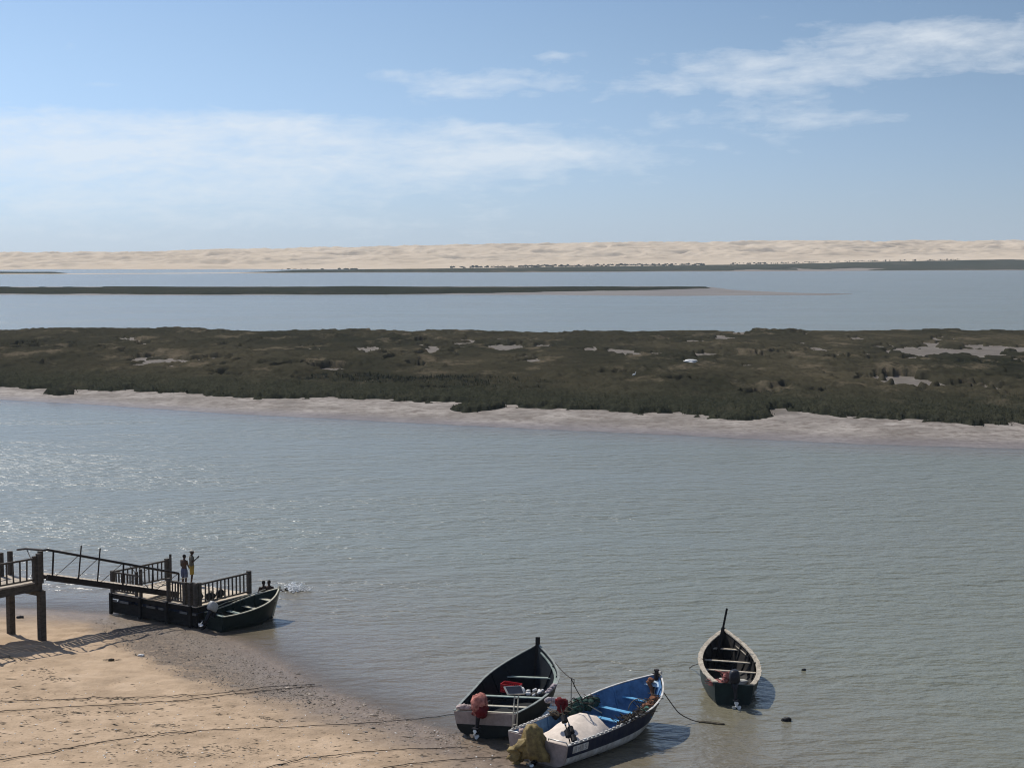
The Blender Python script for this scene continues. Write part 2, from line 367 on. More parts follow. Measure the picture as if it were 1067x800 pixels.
# ------------------------------------------------------------------ marsh island
def row(px_pts):
    a = np.array(px_pts, float); return lambda px: np.interp(px, a[:, 0], a[:, 1])
def depth_of(py, z=0.0): # distance along the ground of a photo row
    v = (400 - py) / F
    return (math.cos(PITCH) + v * math.sin(PITCH)) * (z - H) / (-math.sin(PITCH) + v * math.cos(PITCH))
f_water = row([(-900, 411), (-300, 414), (0, 416.5), (80, 420), (150, 425), (250, 431.5), (350, 436.5), (430, 440.5), (560, 447), (700, 453), (800, 458), (900, 462.5), (1067, 467.5), (1400, 474), (2000, 482)])
f_veg = row([(-900, 399), (-300, 401), (0, 402.5), (50, 404.5), (120, 406.5), (170, 408.5), (240, 413), (300, 415), (350, 415), (410, 418), (480, 420), (540, 424), (600, 427.5), (660, 430), (700, 429.5), (770, 437), (800, 434), (830, 431), (850, 433.5), (900, 436.5), (960, 438.5), (1010, 441.5), (1067, 440), (1400, 446), (2000, 452)])
f_back = row([(-900, 339.5), (0, 340), (100, 339.7), (200, 341), (350, 341.8), (510, 343.2), (620, 344), (700, 341.3), (850, 341), (1067, 341.3), (2000, 340.5)])
rows = np.concatenate([np.arange(337, 400, .32), np.arange(400, 474, .42), np.arange(474.4, 492, 1.2)])
cols = np.concatenate([np.arange(-560, -40, 6), np.arange(-40, 1110, 1.25), np.arange(1112, 1640, 6)])
PX, PY = np.meshgrid(cols, rows)
IY = depth_of(PY); IX = (PX - 533.5) / F * IY * (1 / (math.cos(PITCH) + (400 - PY) / F * math.sin(PITCH)))
dw, dv, db = depth_of(f_water(PX)), depth_of(f_veg(PX), .45), depth_of(f_back(PX), .95)
PE = HOR + (PY - HOR) * .970   # picture row of the raised mud surface
edge_n = (fbm(IX * .22, IY * .22, 4, 3) - .5)
s_front = IY - dw + 2.0 * (fbm(IX * .12, IY * .12, 3, 4) - .5)          # metres behind the waterline
s_veg = IY - dv + 5.0 * edge_n + 5 * (fbm(IX * .8, IY * .8, 3, 8) - .5)  # metres behind the front of the plants
s_back = db - IY + 8 * (fbm(IX * .08, IY * .2, 3, 9) - .5)
mud = np.where(s_front > 0, np.minimum(.030 * s_front, .55), .05 * s_front) + .10 * (fbm(IX * .35, IY * .25, 4, 31) - .5) * np.clip(s_front / 4, 0, 1)
mud = mud + .10 * (fbm(IX * 1.1, IY * .5, 3, 33) - .5) * np.clip(s_front / 6 - .6, 0, 1); mud = np.minimum(mud, .06 * s_back + .02); mud = np.maximum(mud, -1.5)
pans = [(31, 361, 17, 2.4), (138, 355, 15, 2.4), (150, 359, 10, 2), (81, 359.5, 13, 1.2), (70, 364.5, 9, 1), (173, 382, 18, 2.2), (236, 360.5, 8, 2.6), (229, 373.5, 12, 1.1), (270, 381.5, 40, 2.0), (324, 361, 16, 1.2), (344, 383.5, 16, 1.1),
        (155, 373.5, 22, 1.0), (233, 391, 22, 1.2), (387, 363.5, 15, 2.6), (529, 361.5, 18, 2.6), (552, 371, 32, 2.6), (560, 374, 20, 1.4), (613, 367.5, 20, 1.9), (674, 368.5, 26, 2.3), (385, 396, 34, 1.0), (500, 393, 16, .9), (941, 364, 27, 2.6), (985, 371.5, 26, 2.2), (900, 369, 14, 1.0),
        (1027, 377.5, 44, 1.4), (1075, 375, 26, 2), (813, 369.5, 28, 1.7), (740, 369, 30, 1.6), (872, 374, 14, 1.6), (834, 356.8, 9, 1.2), (893, 353, 13, 1.3), (982, 352.5, 10, 1.4), (917, 391, 18, 1.1), (893, 409, 40, 1.1), (786, 411, 28, 1.0), (850, 362, 22, 1.3), (817, 433, 13, 6.0),
        (440, 381, 20, 1.0), (640, 391, 14, .9), (720, 377.5, 18, 1.6), (780, 381, 16, 1.3), (560, 405, 26, .9), (650, 385.5, 12, .8), (120, 366, 14, .8), (400, 374, 16, .9), (50, 381, 20, .8), (320, 395, 30, .9), (720, 399, 24, .8), (460, 405, 20, .8),
        (-90, 362, 30, 2.2), (-200, 371, 40, 2), (-60, 385, 30, 1.5), (1160, 366, 40, 3), (1240, 374, 40, 2.2), (1150, 392, 30, 1.4)]
pan = np.zeros_like(IX)
pw = (fbm(IX * .12, IY * .06, 4, 41) - .5)
for (x, y, rx, ry) in pans:
    e = np.sqrt(((PX - x) / (rx * 1.0)) ** 2 + ((PE - y - 1.3 * (x != 817)) / (ry * .9 + 1.2)) ** 2) + 1.9 * pw + .8 * (fbm(IX * .5, IY * .3, 3, 43) - .5) + .9 * (fbm(IX * 1.6, IY * .7, 2, 44) - .5)
    pan = np.maximum(pan, sstep(1.12, .82, e))
small = fbm(IX * .060, IY * .030, 4, 47) + .22 * (fbm(IX * .4, IY * .2, 3, 48) - .5) + .10 * (fbm(IX * .012, IY * .008, 2, 49) - .5)
pan = np.maximum(pan, sstep(.668, .70, small) * sstep(20, 40, s_veg))
pan *= sstep(.36, .46, fbm(IX * .30, IY * .11, 3, 46))
isl = np.zeros_like(IX)
for (x, y, rx, ry) in [(498, 424.0, 26, 2.6), (57, 407.6, 17, 1.7), (775, 432, 18, 2.5), (230, 410.5, 16, 2.6)]:
    e = np.sqrt(((PX - x) / rx) ** 2 + ((PE - y) / ry) ** 2) + 1.2 * edge_n + .6 * (fbm(IX * .8, IY * .8, 2, 45) - .5)
    isl = np.maximum(isl, sstep(1.1, .8, e))
veg = sstep(-.3, 1.6, s_veg) * (1 - pan) * sstep(0.5, 3, s_back)
veg = np.maximum(veg, isl)
mud = mud - .22 * pan * sstep(4, 12, s_veg)
# the fringe nearest the water stands taller, the rest is a low carpet with swells
fringe = sstep(34, 6, s_veg)
clump = fbm(IX * .055, IY * .030, 4, 51)
hgt = .20 + .28 * fringe + (1 - fringe) * (.22 * sstep(.47, .48, clump) + .26 * sstep(.56, .57, clump) + .12 * sstep(.40, .415, fbm(IX * .11, IY * .07, 3, 52)))
tex = .75 * (fbm(IX * .9, IY * .35, 3, 61) - .5) + .55 * (fbm(IX * .22, IY * .10, 3, 63) - .5)
jit = (rng.random(IX.shape) - .5) * (.06 + .18 * fringe)
can = mud + np.where(veg > .02, veg * np.maximum(hgt * (1 + tex) + jit * veg, .06) - .07, -.2)
m, N, L, b = new_mat('tidal_mud'); tcn = N.new('ShaderNodeTexCoord')
cc = ramp(noise(.16, 7, .65), [(.3, (.135, .12, .103)), (.5, (.235, .21, .185)), (.7, (.36, .328, .292))])
cc = mixc(maprange(noise(.9, 5, .7), .45, .65, 0, .7), cc, (.115, .092, .075))
cc = mixc(maprange(attr('front'), .5, 7, .6, 0), cc, (.145, .122, .115))
cc = mixc(mnode('MULTIPLY', attr('pan'), maprange(noise(.4, 5, .7), .3, .7, 1, .6)), cc, (.105, .092, .076))
L.new(cc, b.inputs['Base Color']); L.new(maprange(attr('front'), 0, 9, .45, .85), b.inputs['Roughness'])
bp = N.new('ShaderNodeBump'); bp.inputs['Strength'].default_value = .6; bp.inputs['Distance'].default_value = .3
b.inputs['Specular IOR Level'].default_value = .12
L.new(noise(.8, 6, .65), bp.inputs['Height']); L.new(bp.outputs[0], b.inputs['Normal'])
o = grid_obj('mudflat', IX, IY, mud, m, {'front': s_front, 'pan': pan}); o['kind'] = 'structure'
def veg_material(name, cols, scale):
    global m, N, L, b, tcn
    m, N, L, b = new_mat(name); tcn = N.new('ShaderNodeTexCoord')
    mp = N.new('ShaderNodeMapping'); mp.inputs['Scale'].default_value = (1, .45, 1); L.new(tcn.outputs['Object'], mp.inputs[0])
    base = ramp(noise(.035 * scale, 5, .6, mp.outputs[0]), [(.32, cols[0]), (.52, cols[1]), (.70, cols[2])])
    base = mixc(maprange(noise(.55 * scale, 5, .7, mp.outputs[0]), .48, .72, 0, .7), base, cols[3])
    base = mixc(maprange(noise(.13 * scale, 6, .7, mp.outputs[0]), .53, .70, 0, .75), base, cols[4])
    if name == 'salt_marsh_plants': base = mixc(mnode('MULTIPLY', attr('fringe'), .75), base, mixc(maprange(noise(1.4, 4, .7), .4, .65), (.016, .019, .013), (.036, .038, .025)))
    L.new(base, b.inputs['Base Color']); b.inputs['Roughness'].default_value = 1; b.inputs['Specular IOR Level'].default_value = 0
    return m
vm = veg_material('salt_marsh_plants', [(.018, .019, .012), (.036, .033, .021), (.064, .055, .035), (.014, .0135, .010), (.125, .102, .070)], 1)
o = grid_obj('salt_marsh_shrubs', IX, IY, can, vm, {'fringe': fringe}, smooth=False, keep=veg > .04); o['kind'] = 'stuff'
tag(o, 'dark olive carpet of low salt marsh plants covering the nearest island', 'marsh plants')
# taller cordgrass tufts along the front of the island
kk = np.argwhere((veg > .6) & (s_veg < 34) & (PX > -150) & (PX < 1220))
pv = []; pf = []
sel = kk[rng.integers(0, len(kk), 15000)]
for r_, c_ in sel:
    x0, y0, z0 = IX[r_, c_] + rng.normal() * .15, IY[r_, c_] + rng.normal() * .4, mud[r_, c_]
    hh_ = rng.uniform(.3, .65) * (.9 if rng.random() < .8 else 1.25)
    for k in range(4):
        a = rng.uniform(0, 6.28); ln = rng.uniform(.05, .3); wd = rng.uniform(.03, .07)
        bx, by = x0 + rng.normal() * .18, y0 + rng.normal() * .18
        q = len(pv); pv += [(bx - wd * math.sin(a), by + wd * math.cos(a), z0), (bx + wd * math.sin(a), by - wd * math.cos(a), z0), (bx + ln * math.cos(a), by + ln * math.sin(a), z0 + hh_ * rng.uniform(.7, 1))]
        pf.append((q, q + 1, q + 2))
me = bpy.data.meshes.new('cordgrass'); me.from_pydata(pv, [], pf); me.update()
me.materials.append(mat('cordgrass_blades', (.055, .062, .034), .8, .75, .5, 0, spec=.1))
o = bpy.data.objects.new('cordgrass', me); C.objects.link(o); o['kind'] = 'stuff'
tag(o, 'dark green cordgrass fringing the front of the nearest marsh island', 'marsh grass')

# ------------------------------------------------------------------ second, thinner marsh spit
rows = np.arange(293, 313, .22); cols = np.arange(-700, 1700, 3.5)
PX, PY = np.meshgrid(cols, rows); SY = depth_of(PY); SX = (PX - 533.5) / F * SY
g_front = row([(-700, 306), (0, 307.4), (330, 307.4), (560, 307.2), (700, 308.4), (860, 307.6), (905, 305.6), (1000, 300), (2000, 290)])
g_vf = row([(-700, 304.5), (0, 305.6), (200, 306), (400, 305.8), (540, 304.8), (640, 303.2), (700, 301.9), (738, 300.9), (745, 299), (900, 290), (2000, 280)])
g_vb = row([(-700, 297), (0, 298.4), (200, 298.2), (420, 298.0), (600, 298.4), (700, 298.7), (736, 299.0), (744, 302), (2000, 303)])
g_back = row([(-700, 296.8), (0, 298), (700, 297.6), (740, 298.2), (764, 301.2), (830, 304.2), (880, 305.0), (920, 306), (2000, 310)])
sf = SY - depth_of(g_front(PX)) + 14 * (fbm(SX * .03, SY * .02, 3, 71) - .5); sb = depth_of(g_back(PX), .4) - SY
z = np.minimum(np.minimum(.012 * sf, .02 * sb), .45); z = np.maximum(z, -1.2)
svf = SY - depth_of(g_vf(PX), .4) + 18 * (fbm(SX * .05, SY * .03, 3, 73) - .5); svb = depth_of(g_vb(PX), np.interp(PX, [600, 740], [1.5, .5])) - SY
vegs = sstep(0, 6, svf) * sstep(0, 6, svb)
for (x, y, rx, ry) in [(26, 302.4, 11, .8), (57, 302.2, 6, .5), (92, 302.2, 12, .5), (200, 303, 14, .45), (345, 302.5, 10, .4), (600, 303, 14, .4)]:
    vegs *= 1 - sstep(1.2, .8, np.sqrt(((PX - x) / rx) ** 2 + ((PY - y) / ry) ** 2) + (fbm(SX * .06, SY * .03, 2, 75) - .5))
m, N, L, b = new_mat('pale_mud'); tcn = N.new('ShaderNodeTexCoord')
L.new(ramp(noise(.02, 6, .65), [(.3, (.14, .128, .118)), (.6, (.19, .175, .16)), (.8, (.26, .24, .215))]), b.inputs['Base Color']); b.inputs['Roughness'].default_value = .7; b.inputs['Specular IOR Level'].default_value = .12
o = grid_obj('sandbar', SX, SY, z, m); o['kind'] = 'structure'
vm2 = veg_material('spit_plants', [(.018, .022, .014), (.025, .028, .018), (.033, .034, .022), (.016, .019, .013), (.055, .05, .036)], .3)
hg = (1.0 + .7 * (fbm(SX * .03, SY * .02, 4, 76) - .3)) * np.interp(PX, [600, 740], [1, .45])
o = grid_obj('spit_shrubs', SX, SY, z + np.where(vegs > .02, vegs * hg - .1, -.3), vm2, smooth=False, keep=vegs > .05); o['kind'] = 'stuff'
tag(o, 'thin dark strip of marsh plants on the low spit in mid channel', 'marsh plants')

# ------------------------------------------------------------------ far shore and dunes
cols = np.arange(-900, 2000, 2.2)
f_sh = row([(-900, 289), (-200, 286.6), (0, 285.8), (170, 285.2), (350, 284.2), (520, 284.0), (600, 283.6), (700, 283), (850, 282.4), (1067, 281.6), (2000, 278)])
f_vt = row([(-900, 286), (0, 283.4), (60, 283.8), (80, 285.2), (230, 284.6), (300, 281.8), (360, 281.0), (520, 279.0), (600, 277.8), (700, 276.6), (800, 275.2), (900, 272.6), (1067, 269.4), (2000, 258)])
f_cr = row([(-900, 272), (-200, 266), (0, 264.6), (100, 264.4), (180, 263.4), (250, 261.5), (350, 259.6), (420, 258.2), (520, 256.4), (600, 255.4), (700, 253.8), (800, 253.2), (900, 252.8), (1067, 252.2), (2000, 246)])
D0 = depth_of(f_sh(cols)); D1 = D0 + 260 + 120 * sstep(200, 900, cols); D2 = D0 + 1150
z1 = H - (f_vt(cols) - HOR) * D1 / F; z2 = H - (f_cr(cols) + 1.7 - HOR) * D2 / F
T = np.concatenate([np.linspace(-.35, 0, 14), np.linspace(.01, 1, 60), np.linspace(1.008, 2, 190), np.linspace(2.02, 3.2, 40)])
TT, CC = np.meshgrid(T, cols, indexing='ij')
D0g, D1g, D2g, z1g, z2g = (np.broadcast_to(a, TT.shape) for a in (D0, D1, D2, z1, z2))
FY = np.where(TT < 1, D0g + TT * (D1g - D0g), D1g + (TT - 1) * (D2g - D1g)); FX = (CC - 533.5) / F * FY
zz = np.where(TT < 0, TT * 6, np.where(TT < 1, .25 + (z1g - 1.2) * sstep(0, 1.1, TT) * .95, 0))
tt = np.clip(TT - 1, 0, 1.4)
ridge = 1 - np.abs(2 * fbm(FX * .0055 + .004 * FY * .0, FY * .011 + FX * .0022, 4, 81) - 1)
ridge2 = 1 - np.abs(2 * fbm(FX * .018, FY * .03 - FX * .006, 3, 83) - 1)
ridge3 = 1 - np.abs(2 * fbm(FX * .05, FY * .06 - FX * .015, 3, 87) - 1)
zfoot = .25 + (z1g - 1.2) * .95
dune = zfoot + (z2g - zfoot) * (sstep(0, .95, tt) ** .85) + sstep(.02, .4, tt) * (10 * (ridge - .62) + 7.5 * (ridge2 ** 1.4 - .5) + 1.8 * (ridge3 - .6)) * (1 - .35 * sstep(.75, 1, tt)) * (1 - .8 * sstep(1.0, 1.4, tt))
dune = np.where(tt > 1.0, dune - (tt - 1) * 30, dune)
zz = np.where(TT < 1, zz, dune) + np.where(TT > 0, .4 * (fbm(FX * .03, FY * .03, 3, 85) - .5), 0)
m, N, L, b = new_mat('dune_sand'); tcn = N.new('ShaderNodeTexCoord')
L.new(ramp(noise(.006, 7, .6), [(.3, (.47, .38, .275)), (.55, (.53, .435, .32)), (.75, (.58, .485, .37))]), b.inputs['Base Color']); b.inputs['Roughness'].default_value = .95; b.inputs['Specular IOR Level'].default_value = .1
bp = N.new('ShaderNodeBump'); bp.inputs['Strength'].default_value = .6; bp.inputs['Distance'].default_value = 5
mp = N.new('ShaderNodeMapping'); mp.inputs['Rotation'].default_value = (0, 0, .5); mp.inputs['Scale'].default_value = (1, 2.2, 1); L.new(tcn.outputs['Object'], mp.inputs[0])
L.new(noise(.014, 5, .6, mp.outputs[0]), bp.inputs['Height']); L.new(bp.outputs[0], b.inputs['Normal'])
dune_c = b.inputs['Base Color'].links[0].from_socket
L.new(mixc(attr('flat'), dune_c, ramp(noise(.012, 5), [(.35, (.17, .145, .125)), (.7, (.26, .225, .19))])), b.inputs['Base Color'])
o = grid_obj('dunes', FX, FY, zz, m, {'flat': sstep(1.0, .9, TT) * sstep(200, 330, CC)}); o['kind'] = 'structure'
vt = (TT > .02) & (TT < 1.02)
on = sstep(235, 330, CC) + sstep(75, 55, CC) * .9
vv = np.clip(on, 0, 1) * sstep(.03, .12, TT) * sstep(1.02, .93, TT) * (fbm(FX * .012, FY * .006, 4, 91) > np.where(CC < 250, .38, .34 + .10 * sstep(.5, 0, TT) * (CC > 650)))
vm3 = veg_material('far_shore_plants', [(.030, .034, .022), (.040, .043, .028), (.052, .050, .034), (.027, .030, .021), (.10, .085, .06)], .18)
o = grid_obj('far_shore_shrubs', FX, FY, zz + np.where(vv > .02, vv * (1.2 + .9 * (fbm(FX * .02, FY * .02, 4, 93) - .3)) - .1, -.5), vm3, smooth=False, keep=(vv > .05)); o['kind'] = 'stuff'
tag(o, 'hazy grey green scrub along the far shore below the dunes', 'scrub')
# dark dots of bushes at the foot of the dunes
mb = MB()
for k in range(650):
    px = rng.uniform(225, 1010) if rng.random() < .72 else rng.normal(600, 130)
    t = 1.0 + rng.uniform(.015, .055) + (.025 if px < 420 else .045)
    ci = int(np.clip(np.searchsorted(cols, px), 1, len(cols) - 2)); ti = int(np.searchsorted(T, t))
    if fbm(np.array([px * .02]), np.array([.3]), 3, 95)[0] < .40: continue
    r_ = rng.uniform(.6, 1.5) * (1 if px < 800 else .7)
    mb.blob((FX[ti, ci], FY[ti, ci], zz[ti, ci] + r_ * .3), (r_ * 1.5, r_ * 1.2, r_ * rng.uniform(.6, 1.0)), 1, .5, 2, k)
o = mb.build('dune_bushes', vm3); o['kind'] = 'stuff'; tag(o, 'row of dark bushes dotted along the foot of the dunes', 'bushes')

# ------------------------------------------------------------------ river bed and water
m = mat('silt', (.13, .11, .085), .9, .3, .05, 0)
o = grid_obj('riverbed', *np.meshgrid(np.linspace(-9000, 9000, 20), np.linspace(-200, 14000, 20)), np.full((20, 20), -2.5), m); o['kind'] = 'structure'
wy = 1 / np.linspace(1 / 30., 1 / 9000., 460); wa = np.tan(np.linspace(R(-50), R(50), 620))
WY, WA = np.meshgrid(wy, wa, indexing='ij'); WX = WA * WY
near = WY < 110
dep = np.full(WX.shape, 3.0); dep[near] = np.clip(-beach_z(WX[near][None], WY[near][None])[0], 0, 3)
# shallow margins off the mudflat (its own slope) count as shallow too
pxw = 533.5 + F * WA; dm = depth_of(f_water(np.clip(pxw, -900, 2000)))
off = dm - WY; dep = np.where((off > -5) & (off < 60) & (WY > 100), np.minimum(dep, np.clip(.16 * off, 0, 3)), dep)
m, N, L, b = new_mat('river_water'); tcn = N.new('ShaderNodeTexCoord')
geo = N.new('ShaderNodeNewGeometry')
def wmap(rot, sx, sy):
    mp = N.new('ShaderNodeMapping'); mp.inputs['Rotation'].default_value = (0, 0, R(rot)); mp.inputs['Scale'].default_value = (sx, sy, 1)
    L.new(tcn.outputs['Object'], mp.inputs[0]); return mp.outputs[0]
patch = mnode('ADD', mnode('MULTIPLY', noise(.035, 4, .6, wmap(-18, .5, 1.3)), .55), mnode('MULTIPLY', noise(.09, 5, .65, wmap(-9, .18, 1.6)), .45))
h1 = noise(.55, 3, .5, wmap(-14, .55, 1.0)); h2 = noise(1.7, 4, .55, wmap(-20, .6, 1.0)); h3 = noise(5.5, 3, .5, wmap(10, .8, 1.0))
hsum = mnode('ADD', mnode('ADD', mnode('MULTIPLY', h1, .34), mnode('MULTIPLY', h2, .25)), mnode('MULTIPLY', h3, .040))
calm = mnode('MULTIPLY', maprange(attr('depth'), 0.02, .55, .45, 1.0), maprange(patch, .40, .60, .60, 1.15))
bp = N.new('ShaderNodeBump'); bp.inputs['Distance'].default_value = 1.0; L.new(calm, bp.inputs['Strength'])
L.new(hsum, bp.inputs['Height']); L.new(bp.outputs[0], b.inputs['Normal'])
body = mixc(maprange(attr('depth'), .05, 1.6), (.165, .138, .095), (.163, .167, .118))
body = mixc(maprange(noise(.012, 4), .4, .65, 0, .5), body, (.158, .154, .105))
L.new(body, b.inputs['Base Color']); b.inputs['Roughness'].default_value = .22; b.inputs['IOR'].default_value = 1.333; b.inputs['Specular IOR Level'].default_value = .95
tr = N.new('ShaderNodeBsdfTransparent'); mx = N.new('ShaderNodeMixShader')
L.new(mnode('SUBTRACT', 1.0, mnode('EXPONENT', mnode('MULTIPLY', attr('depth'), -12.0))), mx.inputs[0])
L.new(tr.outputs[0], mx.inputs[1]); L.new(b.outputs[0], mx.inputs[2]); L.new(mx.outputs[0], N['Material Output'].inputs['Surface'])
o = grid_obj('water', WX, WY, np.zeros_like(WX), m, {'depth': dep}); o['kind'] = 'structure'

# ------------------------------------------------------------------ haze
mb = MB(); mb.box((0, 1650, 28), (9000, 3500, 66)); m = bpy.data.materials.new('air'); m.use_nodes = True
N, L = m.node_tree.nodes, m.node_tree.links; N.remove(N['Principled BSDF'])
pvn = N.new('ShaderNodeVolumePrincipled'); pvn.inputs['Density'].default_value = .0001; pvn.inputs['Color'].default_value = (.78, .90, 1, 1); pvn.inputs['Anisotropy'].default_value = .2
L.new(pvn.outputs[0], N['Material Output'].inputs['Volume'])
HAZE = mb.build('haze', m); HAZE['kind'] = 'stuff'; tag(HAZE, 'thin pale haze over the estuary', 'haze')

# ------------------------------------------------------------------ boats
class Boat:
    """hull built from stations along its length; P(s, t, h) gives a world point (t to port, h over the base)"""
    def __init__(b, X0, Y0, th, L, ws, wm, um, zs, zb, pw, heel, qq, z0=0.0, keel=-.1, rake=.35, zbase=0.0):
        b.o = Vector((X0, Y0, zbase)); b.th = R(th); b.L = L; b.ws = ws; b.wm = wm; b.um = um; b.zs = zs; b.zb = zb; b.pw = pw
        b.heel = R(heel); b.qq = qq; b.keel = keel; b.rake = rake
    def P(b, s, t, z):
        t2 = t * math.cos(b.heel) + z * math.sin(b.heel); z2 = z * math.cos(b.heel) - t * math.sin(b.heel)
        return b.o + Vector((s * math.sin(b.th) - t2 * math.cos(b.th), s * math.cos(b.th) + t2 * math.sin(b.th), z2))
    def wid(b, u):
        if u < b.um: return b.ws + (b.wm - b.ws) * (1 - ((b.um - u) / b.um) ** 2)
        return b.wm * (1 - min(1, (u - b.um) / (1 - b.um)) ** b.qq)
    def sheer(b, u): return b.zs + (b.zb - b.zs) * u ** b.pw
    SEC_A = [(1, 1), (.985, .86), (.965, .70), (.94, .53), (.90, .36), (.80, .20), (.58, .09), (.30, .03), (0, 0)]
    SEC_V = [(1, 1), (.90, .86), (.80, .70), (.68, .53), (.53, .36), (.36, .20), (.20, .09), (.09, .03), (0, 0)]
    def section(b, u, inset=0.0, floor=None):
        k = sstep(.45, 1.0, u); kk = float(k)
        w_ = max(b.wid(u) - inset, .018 if not inset else .004); zt = b.sheer(u) ; zk = b.keel + .30 * max(0, (u - .72) / .28) ** 2.2
        if inset: zk += inset; zt -= .005
        pts = []
        for (la, ha), (lv, hv) in zip(b.SEC_A, b.SEC_V):
            la = la * (1 - kk) + lv * kk; z = zk + (zt - zk) * ha
            if floor is not None: z = max(z, floor)
            s = u * (b.L - b.rake * u ** 3 * (1 - ha) - (inset * 1.2 if u > .5 else 0)) + (inset if u < .5 and inset else 0) * (1 - u * 2)
            pts.append((s, w_ * la, z))
        return pts
    def ring(b, u, **k):
        p = b.section(u, **k)
        return [b.P(s, t, z) for s, t, z in p] + [b.P(s, -t, z) for s, t, z in p[::-1][1:]]
    def hull(b, root, mats, band=None, name='hull'):
        us = [i / 26 for i in range(27)]
        mb = MB(); rings = [b.ring(u) for u in us]; mb.loft(rings, 0, cap=False, closed=False)
        if band:   # upper strakes take the second paint
            n = len(rings[0])
            for i in range(26):
                for j in range(n - 1):
                    jj = j if j < 8 else n - 2 - j
                    if jj < band: mb.m[i * (n - 1) + j] = 1
        return mb.build(name, mats, root, smooth=True)
    def inner(b, root, mat_, floor):
        mb = MB(); us = [i / 22 * .985 for i in range(23)]
        mb.loft([b.ring(u, inset=.045, floor=floor) for u in us], 0, cap=False, closed=False)
        r0 = b.ring(0, inset=.045, floor=floor); mb.add(r0, [tuple(range(len(r0)))])
        return mb.build('inner_planking', mat_, root, smooth=True)
    def transom(b, root, mats, split=None):
        mb = MB(); p = b.section(0)
        q = [(t, z) for s, t, z in p]
        rows = []
        for t, z in q: rows.append((t, z))
        for i in range(len(rows) - 1):
            (t0, z0), (t1, z1) = rows[i], rows[i + 1]
            mi = 1 if (split is not None and i < split) else 0
            a = [b.P(-.035, t0, z0), b.P(-.035, -t0, z0), b.P(-.035, -t1, z1), b.P(-.035, t1, z1)]
            c = [b.P(.02, t0, z0), b.P(.02, -t0, z0), b.P(.02, -t1, z1), b.P(.02, t1, z1)]
            mb.add(a + c, [(0, 1, 2, 3), (7, 6, 5, 4), (0, 3, 7, 4), (1, 5, 6, 2)] + ([(0, 4, 5, 1)] if i == 0 else []), mi)
        return mb.build('transom', mats, root)
    def rail(b, root, mat_, wd=.07, th=.035, out=.02, name='gunwale', wobble=.0):
        for sg in (1, -1):
            mb = MB(); rings = []
            for i in range(41):
                u = i / 40; w_ = b.wid(u); z = b.sheer(u) + .003; s = u * b.L
                wo = wobble * math.sin(i * 1.7 + sg) * .5
                a, c = w_ + out + wo, max(w_ - wd, -.0)
                rings.append([b.P(s, sg * a, z), b.P(s, sg * a, z + th), b.P(s, sg * c, z + th), b.P(s, sg * c, z)])
            mb.loft(rings); mb.build(name, mat_, root)
    def ribs(b, root, mat_, us, floor):
        for u in us:
            for sg in (1, -1):
                p = [(s, t, z) for s, t, z in b.section(u, inset=.05) if z > floor - .02][:6]
                if len(p) < 2: continue
                mb = MB()
                for (s, t, z), (s2, t2, z2) in zip(p[:-1], p[1:]): mb.bar(b.P(s, sg * (t - .02), z - .01), b.P(s2, sg * (t2 - .02), z2), .05, .045)
                mb.build('rib', mat_, root)
    def thwart(b, root, mat_, s, z, wd=.2, name='thwart', slack=.05, th=.035):
        u = s / b.L; w_ = b.wid(u) - slack
        # where the hull side stands at this height
        sec = b.section(u); w2 = max(t for (_, t, zz_) in sec if zz_ <= z + .15) - slack
        w_ = min(w_, w2)
        mb = MB(); p = [b.P(s + a, t, z + c) for a in (-wd / 2, wd / 2) for t in (-w_, w_) for c in (0, th)]
        mb.add(p, [(0, 1, 3, 2), (4, 6, 7, 5), (0, 4, 5, 1), (2, 3, 7, 6), (0, 2, 6, 4), (1, 5, 7, 3)])
        return mb.build(name, mat_, root, bevel=.006)
    def stem(b, root, mat_, up=.2, w_=.10, lean=.05):
        mb = MB(); pts = []
        for ha in (0, .25, .5, .75, 1.0):
            s = b.L - b.rake * (1 - ha); zk = b.keel + .30; z = zk + (b.sheer(1) - zk) * ha
            pts.append(b.P(s, 0, z))
        pts.append(b.P(b.L + lean, 0, b.sheer(1) + up))
        side = (b.P(0, 1, 0) - b.P(0, 0, 0))
        for p, q in zip(pts[:-1], pts[1:]): mb.bar(p, q, w_, w_ * 1.2, up=tuple((b.P(1, 0, 0) - b.P(0, 0, 0))))
        return mb.build('stem_post', mat_, root, bevel=.01)
    def keelbar(b, root, mat_):
        mb = MB()
        pts = [b.P(u * (b.L - b.rake * u ** 3), 0, b.keel + .30 * max(0, (u - .72) / .28) ** 2.2 - .02) for u in [i / 14 for i in range(15)]]
        for p, q in zip(pts[:-1], pts[1:]): mb.bar(p, q, .07, .08)
        mb.build('keel', mat_, root)
    def base(b, name, label, group='open wooden boats moored along the shore'):
        return thing(name, label, 'boat', b.P(b.L * .5, 0, 0), group)
    def frame(b, s, t, z, tilt=0.0, yaw=0.0):
        """matrix: x to starboard, y towards the bow, z up at a point of the boat"""
        return Matrix.Translation(b.P(s, t, z)) @ Matrix.Rotation(-b.th + yaw, 4, 'Z') @ Matrix.Rotation(b.heel, 4, 'Y') @ Matrix.Rotation(tilt, 4, 'X')

